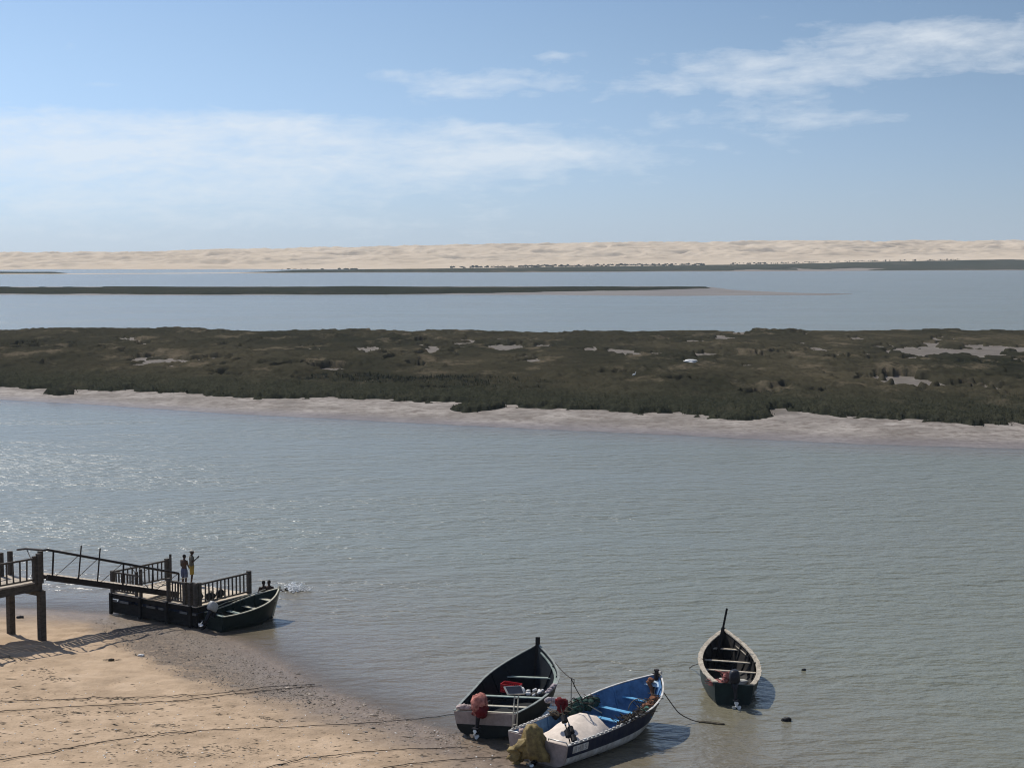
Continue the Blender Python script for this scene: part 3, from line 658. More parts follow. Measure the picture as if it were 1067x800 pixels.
def motor(name, label, T, cowl, leg, prop=M['alu'], wrap=None, ring=None, scale=1.0, tiller=True):
    T = T @ Matrix.Scale(scale, 4)
    root = thing(name, label, 'outboard motor', T.translation)
    def mbm():
        x = MB(); x.M = T; return x
    a = mbm()   # engine cover: rounded, narrower at the top and rear
    rings = []
    for z, hx, hy, oy in [(.10, .13, .17, 0), (.14, .165, .22, 0), (.28, .17, .235, -.01), (.40, .155, .215, -.02), (.47, .12, .17, -.03), (.50, .06, .09, -.03)]:
        rings.append([Vector((hx * math.copysign(abs(math.cos(t)) ** .6, math.cos(t)), -.20 + oy + hy * math.copysign(abs(math.sin(t)) ** .6, math.sin(t)), z)) for t in [2 * math.pi * k / 16 for k in range(16)]])
    a.loft(rings); a.build('engine_cover', cowl, root, smooth=True)
    a = mbm(); a.loft([[Vector((hx * math.cos(t), -.22 + hy * math.sin(t), z)) for t in [2 * math.pi * k / 10 for k in range(10)]] for z, hx, hy in [(.10, .09, .13), (-.1, .065, .10), (-.35, .05, .09), (-.56, .035, .075)]])
    a.build('drive_leg', leg, root, smooth=True)
    a = mbm(); a.box((0, -.27, -.42), (.20, .30, .015)); a.build('cavitation_plate', leg, root)
    a = mbm(); a.loft([[Vector((r_ * math.cos(t), y, -.60 + r_ * math.sin(t))) for t in [2 * math.pi * k / 10 for k in range(10)]] for y, r_ in [(-.02, .01), (-.08, .05), (-.24, .055), (-.36, .04)]])
    a.add([Vector((-.01, -.1, -.64)), Vector((.01, -.1, -.64)), Vector((.01, -.26, -.64)), Vector((-.01, -.26, -.64)), Vector((-.006, -.2, -.80)), Vector((.006, -.2, -.80)), Vector((.006, -.28, -.80)), Vector((-.006, -.28, -.80))],
          [(0, 1, 2, 3), (7, 6, 5, 4), (0, 4, 5, 1), (1, 5, 6, 2), (2, 6, 7, 3), (3, 7, 4, 0)])
    a.build('gearcase', leg, root, smooth=True)
    a = mbm(); a.tube([(0, -.36, -.60), (0, -.44, -.60)], [.045, .03], 8)
    for k in range(3):
        t = k * 2.094; c, s_ = math.cos(t), math.sin(t)
        a.add([Vector((x * c - z * s_, y, -.60 + x * s_ + z * c)) for x, y, z in [(-.03, -.37, .03), (.03, -.43, .03), (.075, -.43, .10), (.05, -.42, .14), (-.05, -.37, .14), (-.07, -.37, .09)]] + [Vector((x * c - z * s_, y, -.60 + x * s_ + z * c)) for x, y, z in [(-.03, -.36, .03), (.03, -.42, .03), (.075, -.42, .10), (.05, -.41, .14), (-.05, -.36, .14), (-.07, -.36, .09)]],
              [(0, 1, 2, 3, 4, 5), (11, 10, 9, 8, 7, 6)] + [(i, i + 6, (i + 1) % 6 + 6, (i + 1) % 6) for i in range(6)])
    a.build('propeller', prop, root)
    a = mbm(); a.box((0, .03, .0), (.22, .05, .24)); a.box((-.09, -.03, .02), (.04, .14, .2)); a.box((.09, -.03, .02), (.04, .14, .2)); a.tube([(-.12, -.08, .06), (.12, -.08, .06)], .025, 8); a.build('clamp_bracket', leg, root)
    if tiller:
        a = mbm(); a.tube([(0, .0, .17), (.03, .3, .22), (.04, .55, .25)], [.022, .02, .022], 8); h_ = a.build('tiller', leg, root, smooth=True)
        g = mbm(); g.tube([(.034, .42, .235), (.04, .58, .254)], .028, 8); g.build('grip', M['black'], h_)
    if wrap:
        a = mbm(); a.blob((0, -.19, .30), (.25, .32, .30), 3, .22, 2.2, 5, rot=Matrix.Rotation(.2, 4, 'X')); a.blob((-.02, -.13, .03), (.17, .20, .15), 3, .25, 3, 9)
        
        a.build('cloth_wrap', wrap, root, smooth=True)
    if wrap:
        a = mbm(); a.blob((.10, -.24, .12), (.20, .24, .24), 3, .35, 3, 4); a.build('lower_wrap', ring, root, smooth=True)
    if ring:
        a = mbm(); a.tube([(-.27, .02 + .0, .02), (-.24, .0, .13), (-.2, -.02, -.02), (-.26, .0, -.1)], .05, 6); a.build('red_strap', ring, root, smooth=True)
    return root

# ---- dark boat, stern on the sand
D = Boat(-.86, 53.15, 20.25, 5.45, 1.10, 1.42, .57, .84, 1.90, 3.4, 3.0, 2.3, keel=-.03, rake=.55)
rd = D.base('fishing_boat', 'black green open boat with pointed bow and cream transom, aground beside the blue boat')
D.hull(rd, M['dk_hull']); D.inner(rd, M['dk_in'], .14); D.transom(rd, [M['dk_hull'], M['pink_wood']], 3)
D.rail(rd, M['dk_rail'], .06, .03, .03, wobble=.01); D.stem(rd, M['black_wood'], .26, .13); D.keelbar(rd, M['black_wood'])
D.ribs(rd, M['dk_in'], [.12, .24, .36, .48, .60, .72, .83], .14)
D.thwart(rd, M['pale_wood'], 1.72, .58, .17); D.thwart(rd, M['grn_plank'], 2.62, .68, .17); D.thwart(rd, M['grn_plank'], 4.4, .93, .16, name='bow_beam')
mb = MB(); mb.bar(D.P(.05, 1.04, .85), D.P(.05, -1.04, .85), .10, .04); mb.build('transom_cap', M['pale_wood'], rd)
mb = MB()
for k in range(7):
    u = .60 + k * .05; p = D.P(u * D.L, -(D.wid(u) - .10), D.sheer(u) - .06); q = D.P((u + .05) * D.L, -(D.wid(u + .05) - .10), D.sheer(u + .05) - .06); mb.bar(p, q, .16, .04)
mb.build('side_board', M['grn_plank'], rd)
motor('outboard_motor', 'outboard motor bundled in faded red cloth on the cream transom of the dark boat', D.frame(-.05, .12, .86, -.1), M['red'], M['motor_dk'], wrap=M['redcloth'], ring=M['dkred'], scale=1.12)
mb = MB(); mb.blob(D.P(.1, .80, .96), (.24, .14, .11), 3, .35, 3, 2); mb.blob(D.P(.12, .62, .95), (.14, .12, .10), 3, .35, 3, 7)
o = mb.build('cloth_bundle', mat('pale_pink_rag', (.55, .45, .42), .9, .5, 10, .5, col2=(.12, .09, .09)), smooth=True, origin=D.P(.1, .75, .9)); tag(o, 'pale crumpled rag lying on the left corner of the dark boat\'s cream transom', 'rag')
# red crate
T = D.frame(3.55, .40, .62); rc = thing('plastic_crate', 'red open plastic crate in the middle of the dark boat behind the solar panel', 'crate', T.translation)
cx, cy, cz = .66, .42, .30
mb = MB(); mb.M = T; mb.box((0, 0, .012), (cx, cy, .024)); mb.build('base', M['red'], rc)
for (c, s_) in (((0, -cy / 2, cz / 2), (cx, .025, cz)), ((0, cy / 2, cz / 2), (cx, .025, cz)), ((-cx / 2, 0, cz / 2), (.025, cy - .03, cz)), ((cx / 2, 0, cz / 2), (.025, cy - .03, cz))):
    mb = MB(); mb.M = T
    lx = s_[0] > s_[1]; n = 8 if lx else 6; ln = (s_[0] if lx else s_[1])
    for zc, zh in ((.03, .06), (cz - .04, .08), (cz * .5, .03)): mb.box((c[0], c[1], zc), (s_[0], s_[1], zh))
    for k in range(n + 1):
        d = -ln / 2 + .012 + (ln - .024) * k / n
        mb.box((c[0] + (d if lx else 0), c[1] + (0 if lx else d), cz / 2), (.028 if lx else s_[0] * .8, s_[1] * .8 if lx else .028, cz - .03))
    mb.build('side', M['red'], rc)
# heap of floats and netting
mb = MB()
for k in range(5): mb.blob(D.P(2.95 + .5 * rng.random(), -.05 - .95 * rng.random(), .48 + .08 * rng.random()), (.26, .22, .22), 3, .4, 3, k)
o = mb.build('fishing_net', M['black'], smooth=True, origin=D.P(3.1, -.6, .5)); tag(o, 'black heaped fishing net in the dark boat, right of the red crate', 'fishing net')
for k in range(15):
    p = D.P(2.9 + .6 * rng.random(), .0 - 1.05 * rng.random(), .70 + .10 * rng.random())
    mb = MB(); a = rng.uniform(0, 3.1); d = Vector((math.cos(a), math.sin(a), rng.uniform(-.3, .5))) * .09
    mb.tube([p - d, p - d * .7, p + d * .7, p + d], [.02, .055, .055, .02], 8)
    o = mb.build('net_float', M['white'], smooth=True, origin=p); tag(o, 'small whitish net float scattered on the black net heap in the dark boat', 'net float', 'net floats in the dark boat')
mb = MB()
for k in range(4): mb.blob(D.P(2.5 + .2 * k, -1.36 - .01 * k, .95 + .03 * k), (.11, .09, .07), 2, .4, 3, 20 + k)
o = mb.build('rag', mat('speckled_rag', (.6, .5, .5), .9, .5, 14, .4, col2=(.05, .05, .06)), smooth=True, origin=D.P(2.3, -1.3, .9)); tag(o, 'speckled pale rag draped on the dark boat\'s right gunwale', 'rag')

# ---- blue and white boat in front
B = Boat(.825, 50.506, 41.31, 6.50, 1.237, 1.351, .556, .754, 1.577, 2.44, 0.24, 2.43, keel=-.10, rake=.55)
rb = B.base('fishing_boat', 'navy and white open boat with sky blue interior, nearest of the boats')
B.hull(rb, [M['white_paint'], M['navy']], band=3); B.inner(rb, M['blue_in'], .16); B.transom(rb, [M['pink_wood'], M['pink_wood']], 3)
B.rail(rb, M['white_paint'], .05, .03, .02); B.keelbar(rb, M['white_paint'])
B.ribs(rb, M['blue_in'], [.1, .2, .3, .4, .5, .6, .7, .8, .88], .16)
B.thwart(rb, M['blue_thw'], 3.68, .55, .22); B.thwart(rb, M['blue_thw'], 4.45, .66, .22); B.thwart(rb, M['blue_thw'], 5.38, .86, .18)
B.stem(rb, M['white_paint'], .06, .10)
mb = MB(); mb.M = B.frame(6.30, 0, 1.50); mb.tube([(0, 0, -.1), (0, 0, .22)], [.085, .075], 10); mb.tube([(0, 0, .22), (0, 0, .26)], [.10, .095], 10); mb.tube([(-.16, 0, .1), (.16, 0, .1)], .025, 8); mb.build('mooring_bitt', M['steel'], rb, smooth=False)
mb = MB(); rr = [[B.P(6.0, t, B.sheer(.92) - .16) for t in (-.36, .36)], [B.P(6.28, t, B.sheer(.966) - .10) for t in (-.12, .12)]]
mb.add([rr[0][0], rr[0][1], rr[1][1], rr[1][0]] + [v - Vector((0, 0, .03)) for v in (rr[0][0], rr[0][1], rr[1][1], rr[1][0])], [(0, 1, 2, 3), (7, 6, 5, 4), (0, 4, 5, 1), (1, 5, 6, 2), (2, 6, 7, 3), (3, 7, 4, 0)])
mb.build('breast_hook', mat('pale_blue_paint', (.42, .58, .72), .55, .4, 6, .2), rb)
# stern deck ledge and transom rail of pipe
mb = MB(); mb.tube([B.P(-.03, 1.2, .80), B.P(-.03, .5, .82)], .022, 8); mb.build('pipe_rail', M['alu'], rb, smooth=True)
mb = MB(); mb.tube([B.P(-.03, -.45, .80), B.P(-.03, -.46, .86), B.P(-.03, -1.18, .86), B.P(-.0, -1.2, .79)], .02, 8); mb.build('pipe_rail', M['alu'], rb, smooth=True)
for sg in (1, -1):     # row of bright blocks along the gunwale
    mb = MB()
    for k in range(18):
        u = .02 + k * .031; u2 = u + .020
        mb.bar(B.P(u * B.L, sg * (B.wid(u) - .02), B.sheer(u) + .055), B.P(u2 * B.L, sg * (B.wid(u2) - .02), B.sheer(u2) + .055), .05, .04)
    mb.build('rub_strip', M['white_paint'], rb)
# registration plate low on the right side by the stern; the marks on it cannot be read in the photograph
mb = MB(); u0, u1 = .035, .145
def bside(u, ha):
    s, t, z = None, None, None
    p = B.section(u); hs = [1, .86, .70, .53, .36]
    for i in range(4):
        if hs[i] >= ha >= hs[i + 1]:
            f_ = (hs[i] - ha) / (hs[i] - hs[i + 1]); s, t, z = (p[i][k] * (1 - f_) + p[i + 1][k] * f_ for k in range(3))
    return B.P(s, -(t + .012), z)
q = [bside(u0, .93), bside(u1, .93), bside(u1, .66), bside(u0, .66)]; nrm = (q[1] - q[0]).cross(q[3] - q[0]).normalized()
if nrm.dot(Vector((1, -1, 0))) < 0: nrm = -nrm
mb.add(q + [v + nrm * .012 for v in q], [(0, 1, 2, 3), (7, 6, 5, 4), (0, 4, 5, 1), (1, 5, 6, 2), (2, 6, 7, 3), (3, 7, 4, 0)]); pl = mb.build('name_plate', M['white_paint'], rb)
mb = MB(); e1 = (q[1] - q[0]); e2 = (q[3] - q[0])
def stroke(x0, y0, x1, y1): mb.bar(q[0] + e1 * x0 + e2 * y0 + nrm * .0145, q[0] + e1 * x1 + e2 * y1 + nrm * .0145, .02, .005, up=tuple(nrm))
for st in [(.12, .2, .12, .8), (.12, .2, .24, .2), (.12, .5, .22, .5), (.24, .2, .24, .8), (.34, .2, .34, .8), (.34, .2, .41, .55), (.41, .55, .48, .2), (.48, .2, .48, .8), (.58, .2, .58, .8), (.58, .2, .68, .2), (.68, .2, .68, .8), (.58, .8, .68, .8), (.78, .2, .88, .2), (.78, .5, .88, .5), (.78, .8, .88, .8), (.88, .5, .88, .8), (.78, .2, .78, .5)]: stroke(*st)
mb.build('lettering', mat('grey_lettering', (.34, .34, .35), .7, .2, 8, 0), pl)
# pale net pile over the stern
mb = MB(); mb.M = B.frame(1.45, -.05, .16)
rings = []
for k in range(15):
    f_ = k / 14; r_ = math.sqrt(max(1 - (2 * f_ - 1) ** 2, 0.01)) ** .75
    rings.append([])
    for j in range(24):
        t = 2 * math.pi * j / 24
        x = math.cos(t) * 1.14 * min(1, r_ * 1.25); y = -1.05 + 2.75 * f_
        ridge_ = (.22 + .62 * min(1, f_ / .66)) * (1 if f_ < .66 else max(0, 1 - ((f_ - .66) / .34) ** 2))
        z = max(0, math.sin(t)) ** .55 * ridge_ * (1 - .30 * abs(math.cos(t)) ** 2)
        z *= 1 + .35 * (float(fbm(np.array([x * 1.8 + 3]), np.array([y * 1.8]), 3, 3)[0]) - .5); z += .03 * math.sin(y * 6 + 2 * x) * math.sin(x * 5)
        rings[-1].append(Vector((x * (1 - .12 * f_), y, max(z, 0) + .03)))
mb.loft(rings); o = mb.build('net_pile', M['net_pale'], smooth=True, origin=B.P(1.45, 0, .16)); tag(o, 'big pale beige net pile filling the stern of the blue boat', 'fishing net')
# motor under an ochre oilskin
mo = motor('outboard_motor', 'outboard motor at the blue boat\'s stern, mostly hidden under an ochre oilskin', B.frame(-.06, -.05, .66), M['motor_dk'], M['motor_dk'], scale=1.0, tiller=False)
mb = MB(); T = B.frame(-.28, -.05, 0)
mb.M = T
rings = []
prof = [(.03, .05, -.02, 1.27), (.15, .17, -.02, 1.24), (.25, .28, -.02, 1.12), (.30, .33, 0, .82), (.34, .37, .02, .58), (.38, .38, .03, .40), (.42, .40, .02, .22)]
for hx, hy, oy, z in prof:
    ring = []
    for j in range(28):
        t = 2 * math.pi * j / 28; fold = 1 + (.13 * math.sin(5 * t + z * 3) + .08 * math.sin(9 * t + 2 * z) + .03 * math.sin(17 * t)) * (1.3 - z)
        ring.append(Vector((hx * fold * math.cos(t) + .10 * (1 - z), oy + hy * fold * math.sin(t), z)))
    rings.append(ring)
mb.loft(rings)
mb.blob((-.42, -.30, .30), (.20, .22, .30), 3, .3, 2.4, 3); mb.blob((-.22, -.22, .62), (.16, .2, .36), 3, .25, 2.4, 6, rot=Matrix.Rotation(.5, 4, 'Y'))
from mathutils import noise as mn
for i_, v_ in enumerate(mb.v):
    d_ = v_ - T @ Vector((0, 0, .6)); n_ = abs(mn.noise(v_ * 3.1)) * .9 + .5 * abs(mn.noise(v_ * 7.0)); mb.v[i_] = v_ + Vector((d_.x, d_.y, d_.z * .4)) * (.30 - n_ * .85)
o = mb.build('oilskin_cover', M['yellow'], smooth=True, origin=T.translation); tag(o, 'ochre yellow oilskin draped over the motor and hanging off the blue boat\'s transom', 'tarpaulin')
mb = MB()
mb.blob(B.P(.05, .55, .88), (.22, .16, .12), 3, .4, 3, 3); mb.blob(B.P(.0, .40, .70), (.08, .08, .22), 3, .4, 3, 5)
o = mb.build('rag', mat('dusty_pink_rag', (.50, .40, .36), .9, .4, 9, .5, col2=(.2, .14, .12)), smooth=True, origin=B.P(.05, .5, .85)); tag(o, 'dusty pink rag on the blue boat\'s transom beside the ochre oilskin', 'rag')
# solar panel on two thin poles
T = B.frame(.10, 1.12, .78)
p0 = [at_depth(533.8, 760, 51.5), at_depth(538.3, 759, 51.65)]; p1 = [at_depth(536.3, 724.5, 51.55), at_depth(540.3, 724, 51.7)]
sp_ = thing('solar_panel_stand', 'small dark solar panel on twin pale poles rising from the blue boat\'s left stern corner', 'solar panel', p0[0])
for a_, b_ in zip(p0, p1):
    mb = MB(); mb.tube([a_, b_], .022, 8); mb.build('pole', M['pale_wood'], sp_, smooth=True)
for f_ in (.14, .93): mb = MB(); mb.bar(p0[0].lerp(p1[0], f_), p0[1].lerp(p1[1], f_), .03, .03); mb.build('crossbar', M['pale_wood'], sp_)
q = [at_depth(528.6, 723.6, 51.5), at_depth(546.6, 723.0, 51.75), at_depth(543.0, 714.6, 52.05), at_depth(524.6, 715.6, 51.8)]
nrm = (q[1] - q[0]).cross(q[3] - q[0]).normalized()
if nrm.z < 0: nrm = -nrm
ctr = sum(q, Vector()) / 4
mb = MB(); mb.add([v for v in q] + [v + nrm * .035 for v in q], [(0, 1, 2, 3), (7, 6, 5, 4), (0, 4, 5, 1), (1, 5, 6, 2), (2, 6, 7, 3), (3, 7, 4, 0)]); fr = mb.build('panel_frame', M['alu'], sp_)
qi = [ctr + (v - ctr) * .86 + nrm * .0385 for v in q]; mb = MB(); mb.add(qi + [v + nrm * .004 for v in qi], [(0, 1, 2, 3), (7, 6, 5, 4), (0, 4, 5, 1), (1, 5, 6, 2), (2, 6, 7, 3), (3, 7, 4, 0)]); mb.build('solar_cells', M['panel'], fr)
# marker poles with floats by the stern
def marker(label, a_, b_, blocks, flag):
    r_ = thing('marker_buoy', label, 'marker buoy', a_, 'marker buoys leaning at the stern of the blue boat')
    mb = MB(); mb.tube([a_, b_], [.022, .016], 8); mb.build('pole', M['black_wood'], r_, smooth=True)
    for f_ in blocks:
        p = a_.lerp(b_, f_); d = (b_ - a_).normalized()
        mb = MB(); mb.tube([p - d * .13, p - d * .11, p + d * .11, p + d * .13], [.07, .10, .10, .07], 10); mb.build('float', M['black'], r_, smooth=False)
    for f_ in (.30, .50, .66):
        p = a_.lerp(b_, f_ - .05); d = (b_ - a_).normalized(); mb = MB(); mb.tube([p - d * .03, p + d * .03], .035, 8); mb.build('tape_band', M['white'], r_)
    if flag:
        mb = MB()
        for k in range(5): mb.blob(b_ + Vector((rng.normal() * .09, rng.normal() * .07, -.14 + rng.normal() * .09)), (.12, .09, .15), 3, .5, 3, k + flag)
        mb.build('furled_flag', M['dkred'], r_, smooth=True)
    return r_
marker('marker pole with a bundled dark red flag and black floats leaning over the beige net', B.P(.45, -.98, .60), at_depth(582, 727, 51.5), (.26, .56), 3)
marker('thin marker pole with black floats and no flag, just right of the flagged one', B.P(.55, -1.10, .62), at_depth(588.5, 741, 51.3), (.2, .45), 0)
mb = MB()
for k in range(4): mb.blob(at_depth(571 + 3.4 * k, 729.5 + rng.normal() * 1.2, 51.9), (.12, .1, .1), 2, .5, 3, 30 + k)
o = mb.build('rag', mat('white_black_rag', (.62, .56, .57), .9, .5, 14, .4, col2=(.03, .03, .04)), smooth=True, origin=at_depth(575, 729, 51.9)); tag(o, 'white and black rag tied to the red flag bundle between the two boats', 'rag')
# net heaps, ropes and grapnels in the blue boat
def clump(name, label, cat, pts, mat_, rad, nz=.45, strands=0, smat=None, spread=.3):
    mb = MB()
    for k, p in enumerate(pts): mb.blob(p, (rad * rng.uniform(.8, 1.2), rad * rng.uniform(.8, 1.2), rad * rng.uniform(.6, .95)), 3, nz, 2.6, k + 3)
    for k in range(strands):
        p = pts[k % len(pts)]; q_ = [p + Vector((rng.normal(), rng.normal(), abs(rng.normal()) * .6)) * spread * rng.uniform(.5, 1) for _ in range(4)]
        mb.tube(q_, .014, 5, 1)
    o = mb.build(name, [mat_, smat or mat_], smooth=True, origin=pts[0]); tag(o, label, cat); return o
clump('net_heap', 'dark green net heap on the blue boat\'s left gunwale amidships', 'fishing net', [B.P(3.0 + .28 * k, 1.16 - .10 * (k % 2), .84 + .05 * (k % 3)) for k in range(5)], M['net_green'], .25, .5, 26, M['rope_dark'], .28)
clump('net_heap', 'small black tangle at the left gunwale between the green net and the red flag', 'fishing net', [B.P(2.3 + .25 * k, 1.18, .82) for k in range(3)], M['black'], .17, .5, 16, M['rope'], .25)
clump('rope_tangle', 'greyish rope tangle with stiff ends on the blue boat\'s right gunwale', 'rope', [B.P(2.75 + .26 * k, -1.22, .86 + .03 * k) for k in range(5)], M['rope_dark'], .12, .6, 40, M['rope_dark'], .22)
clump('net_heap', 'turquoise net scrap on the blue boat\'s right gunwale next to the rope tangle', 'fishing net', [B.P(4.0 + .2 * k, -1.16 + .03 * k, .98) for k in range(2)], mat('turquoise_net', (.10, .30, .25), .9, .5, 14, .6), .13, .5, 8, M['rope'], .15)
clump('net_heap', 'rusty orange net clump near the bow of the blue boat', 'fishing net', [B.P(4.5 + .22 * k, -1.0 + .05 * k, 1.02 + .05 * k) for k in range(3)], M['orange'], .18, .5, 12, M['rope_dark'], .22)
# wire hoop near the bow
T = B.frame(4.45, -.62, .78); hp = thing('keep_net', 'round wire hoop net standing in the blue boat before the orange clump', 'hoop net', T.translation)
mb = MB(); mb.M = T; mb.tube([(.42 * math.cos(t), .1 * math.sin(t), .42 * math.sin(t)) for t in [math.pi * k / 14 for k in range(15)]], .018, 6); mb.build('hoop', M['rope'], hp, smooth=True)
mb = MB(); mb.M = T
for k in range(1, 9): x = -.42 + .84 * k / 9; h_ = math.sqrt(max(.42 ** 2 - x * x, 0)); mb.tube([(x, .1 * h_ / .42, h_), (x * .7, .32, .02)], .010, 5)
mb.build('mesh_bag', M['rope_dark'], hp)
mb = MB(); mb.tube([B.P(3.55, 1.22, 1.06), B.P(3.9, .5, .66)], .022, 8); o = mb.build('boat_hook', M['pale_wood'], smooth=True, origin=B.P(3.7, .8, .8)); tag(o, 'thin pale stick slanting from the left gunwale into the blue boat', 'stick')
mb = MB(); mb.tube([B.P(5.9, .10, 1.42), B.P(6.0, .0, 1.2), B.P(5.95, -.1, .95), B.P(5.8, -.05, .8)], [.06, .08, .06, .05], 6); mb.blob(B.P(6.05, .05, 1.42), (.12, .12, .10), 2, .4, 3, 1)
o = mb.build('rope_coil', M['orange'], smooth=True, origin=B.P(6, 0, 1.2)); tag(o, 'brown rope coil hanging inside the blue boat\'s bow', 'rope')
# upright cane with a hooked top, carrying the line between the boats
pb = at_depth(595, 737, 52.6); pt = at_depth(595.3, 706.5, 52.6)
cn = thing('cane_pole', 'thin upright pole with a short hanging end, rising from the blue boat\'s left gunwale', 'pole', pb)
mb = MB(); mb.tube([pb, pt], [.018, .012], 6); mb.build('shaft', M['black_wood'], cn)
mb = MB(); mb.tube([pt, pt + Vector((.09, .0, -.03)), pt + Vector((.09, 0, -.28))], .016, 6); mb.build('hanging_end', M['black_wood'], cn)
def line(name, label, pts, r_=.014, sag=0.0, mat_=None, n=10, cat='rope', group=None):
    out = []
    for a_, b_ in zip(pts[:-1], pts[1:]):
        for k in range(n):
            f_ = k / n; out.append(a_.lerp(b_, f_) - Vector((0, 0, 4 * sag * f_ * (1 - f_))))
    out.append(pts[-1]); mb = MB(); mb.tube(out, r_, 5)
    o = mb.build(name, mat_ or M['rope_dark'], smooth=True, origin=pts[0]); tag(o, label, cat, group); return o
line('mooring_line', 'line slung from the dark boat\'s bow over the thin pole to the blue boat', [at_depth(578.5, 690, 56.3), pt, B.P(3.85, 1.33, B.sheer(.6) + .04)], .016, .05)
bw = B.P(6.42, -.10, 1.1)
line('mooring_line', 'mooring line curving from the blue boat\'s bow down into the water', [bw, at(706, 741, .42), at(716, 747.5, .18), at(728, 751.5, .03), at(738, 752.6, .0)], .018, .02)
mb = MB()
for k in range(7): mb.blob(at(733 + 3 * k, 751.8 + .35 * k, .01), (.16, .09, .04), 2, .4, 3, k)
o = mb.build('floating_weed', M['weed'], smooth=True, origin=at(742, 753, 0)); tag(o, 'dark weed floating where the blue boat\'s mooring line meets the water', 'seaweed')

# ---- small green boat afloat on the right
G = Boat(7.868, 57.116, 3.5, 5.76, .69, 1.105, .423, .751, 1.38, 2.12, -3.28, 2.11, keel=-.22, rake=.5)
rg = G.base('rowing_boat', 'dark green boat with chipped cream rails and a pole at its bow, afloat alone')
G.hull(rg, M['g_hull']); G.inner(rg, M['g_in'], .10); G.transom(rg, [M['g_hull'], M['g_hull']]); G.rail(rg, M['cream_rail'], .13, .045, .05, wobble=.025); G.keelbar(rg, M['black_wood'])
G.ribs(rg, M['g_in'], [.1, .2, .3, .4, .5, .6, .7, .8, .88], .10); G.stem(rg, M['g_hull'], .06, .09)
for s, z, wd in ((2.45, .57, .16), (3.55, .66, .16), (4.75, .84, .18)): G.thwart(rg, M['cream_rail'], s, z, wd)
for s in (2.6, 3.7):
    for sg in (1, -1):
        mb = MB(); u = s / G.L; mb.bar(G.P(s, sg * (G.wid(u) - .1), .5), G.P(s, sg * (G.wid(u) - .16), .95), .05, .09); mb.build('knee', M['g_in'], rg)
mb = MB(); mb.bar(G.P(4.95, -.42, 1.0), G.P(3.75, -.90, .82), .10, .03); mb.build('side_board', M['cream_rail'], rg)
pa, pb_ = G.P(4.55, .30, .50), at_depth(757.5, 633.5, 61.6)
mb = MB(); mb.bar(pa, pa.lerp(pb_, .62), .125, .06); mb.bar(pa.lerp(pb_, .62), pb_, .075, .05)
o = mb.build('oar', M['black_wood'], origin=pa, bevel=.01); tag(o, 'dark wooden pole standing at a slant in the green boat\'s bow', 'oar')
motor('outboard_motor', 'dark outboard motor with pale propeller on the transom of the lone green boat', G.frame(-.04, -.02, .74, -.1), M['motor_dk'], M['motor_dk'], M['white'], scale=1.15)
clump('net_heap', 'pink net bundle hung over the engine of the lone green boat', 'fishing net', [G.P(.05, .18, 1.02), G.P(.1, .30, .86), G.P(.3, .5, .66), G.P(.32, .68, .66)], M['net_pink'], .17, .5, 18, M['net_pink'], .2)
for k, (s, t, z) in enumerate([(1.1, .46, .34), (2.0, .10, .36), (1.9, -.45, .34), (1.0, -.52, .34), (.5, -.62, .36)]):
    mb = MB(); p = G.P(s, t, z); mb.blob(p, (.26, .17, .12), 3, .3, 2.2, k); lab = ['white sack in front of the pink net of the lone green boat', 'long pale sack on the middle of the lone green boat\'s floor', 'small pale sack beside the long one in the lone green boat', 'white sack right of the engine in the lone green boat', 'pale sack at the right stern corner of the lone green boat'][k]
    o = mb.build('sack', mat('pale_sackcloth', (.50, .49, .44), .9, .35, 6, .5) if k == 0 else bpy.data.materials['pale_sackcloth'], smooth=True, origin=p); tag(o, lab, 'sack', 'sacks in the green boat')
line('mooring_line', 'short dark line dropping into the water left of the lone green boat', [G.P(2.5, 1.08, .82), at(722, 692.8, .2), at(718, 695.3, .0)], .016, .02)
for (x, y, r_, lab) in [(819.5, 750, .12, 'larger dark lump floating right of the blue boat, nearest to the camera'), (837.6, 697.5, .06, 'smaller dark lump floating to the right of the green boat')]:
    p = at(x, y, .02); mb = MB(); mb.blob(p, (r_ * 1.4, r_, r_ * .8), 3, .35, 2.5, 3); mb.blob(p + Vector((r_ * .4, 0, r_ * .4)), (r_ * .7, r_ * .6, r_ * .5), 3, .35, 2.5, 6)
    o = mb.build('buoy', M['black'], smooth=True, origin=p); tag(o, lab, 'buoy', 'dark floating lumps')

# ---- green dinghy beside the platform
sN = at(223, 641, .62)
Nb = Boat(sN.x, sN.y, 44, 3.5, .66, .84, .5, .64, 1.27, 2.0, 0, 2.2, keel=-.2, rake=.4)
rn = Nb.base('rowing_boat', 'small bottle green boat with yellowed rails lying alongside the platform')
Nb.hull(rn, M['n_hull']); Nb.inner(rn, M['n_in'], .08); Nb.transom(rn, [M['n_hull'], M['n_hull']]); Nb.rail(rn, M['n_rail'], .06, .035, .03, wobble=.008); Nb.keelbar(rn, M['n_hull']); Nb.stem(rn, M['n_rail'], .10, .09)
Nb.ribs(rn, M['n_in'], [.15, .3, .45, .6, .75], .08)
for s, z, wd in ((.5, .47, .2), (1.3, .48, .22), (2.1, .58, .2)): Nb.thwart(rn, M['grn_plank'] if s < 2 else M['n_rail'], s, z, wd)
Nb.thwart(rn, M['n_rail'], 2.85, .84, .26, name='fore_deck')
motor('outboard_motor', 'small tilted outboard motor with pale cover at the stern of the boat beside the platform', Nb.frame(-.03, 0, .66, -.55), M['motor_gr'], M['motor_dk'], M['white'], scale=1.0)
line('mooring_line', 'pale rope running along the left gunwale of the platform\'s boat', [Nb.P(.2, .55, .80), Nb.P(1.2, .86, .86), Nb.P(2.2, .84, 1.0), Nb.P(3.1, .45, 1.24)], .02, .02, M['n_rail'])

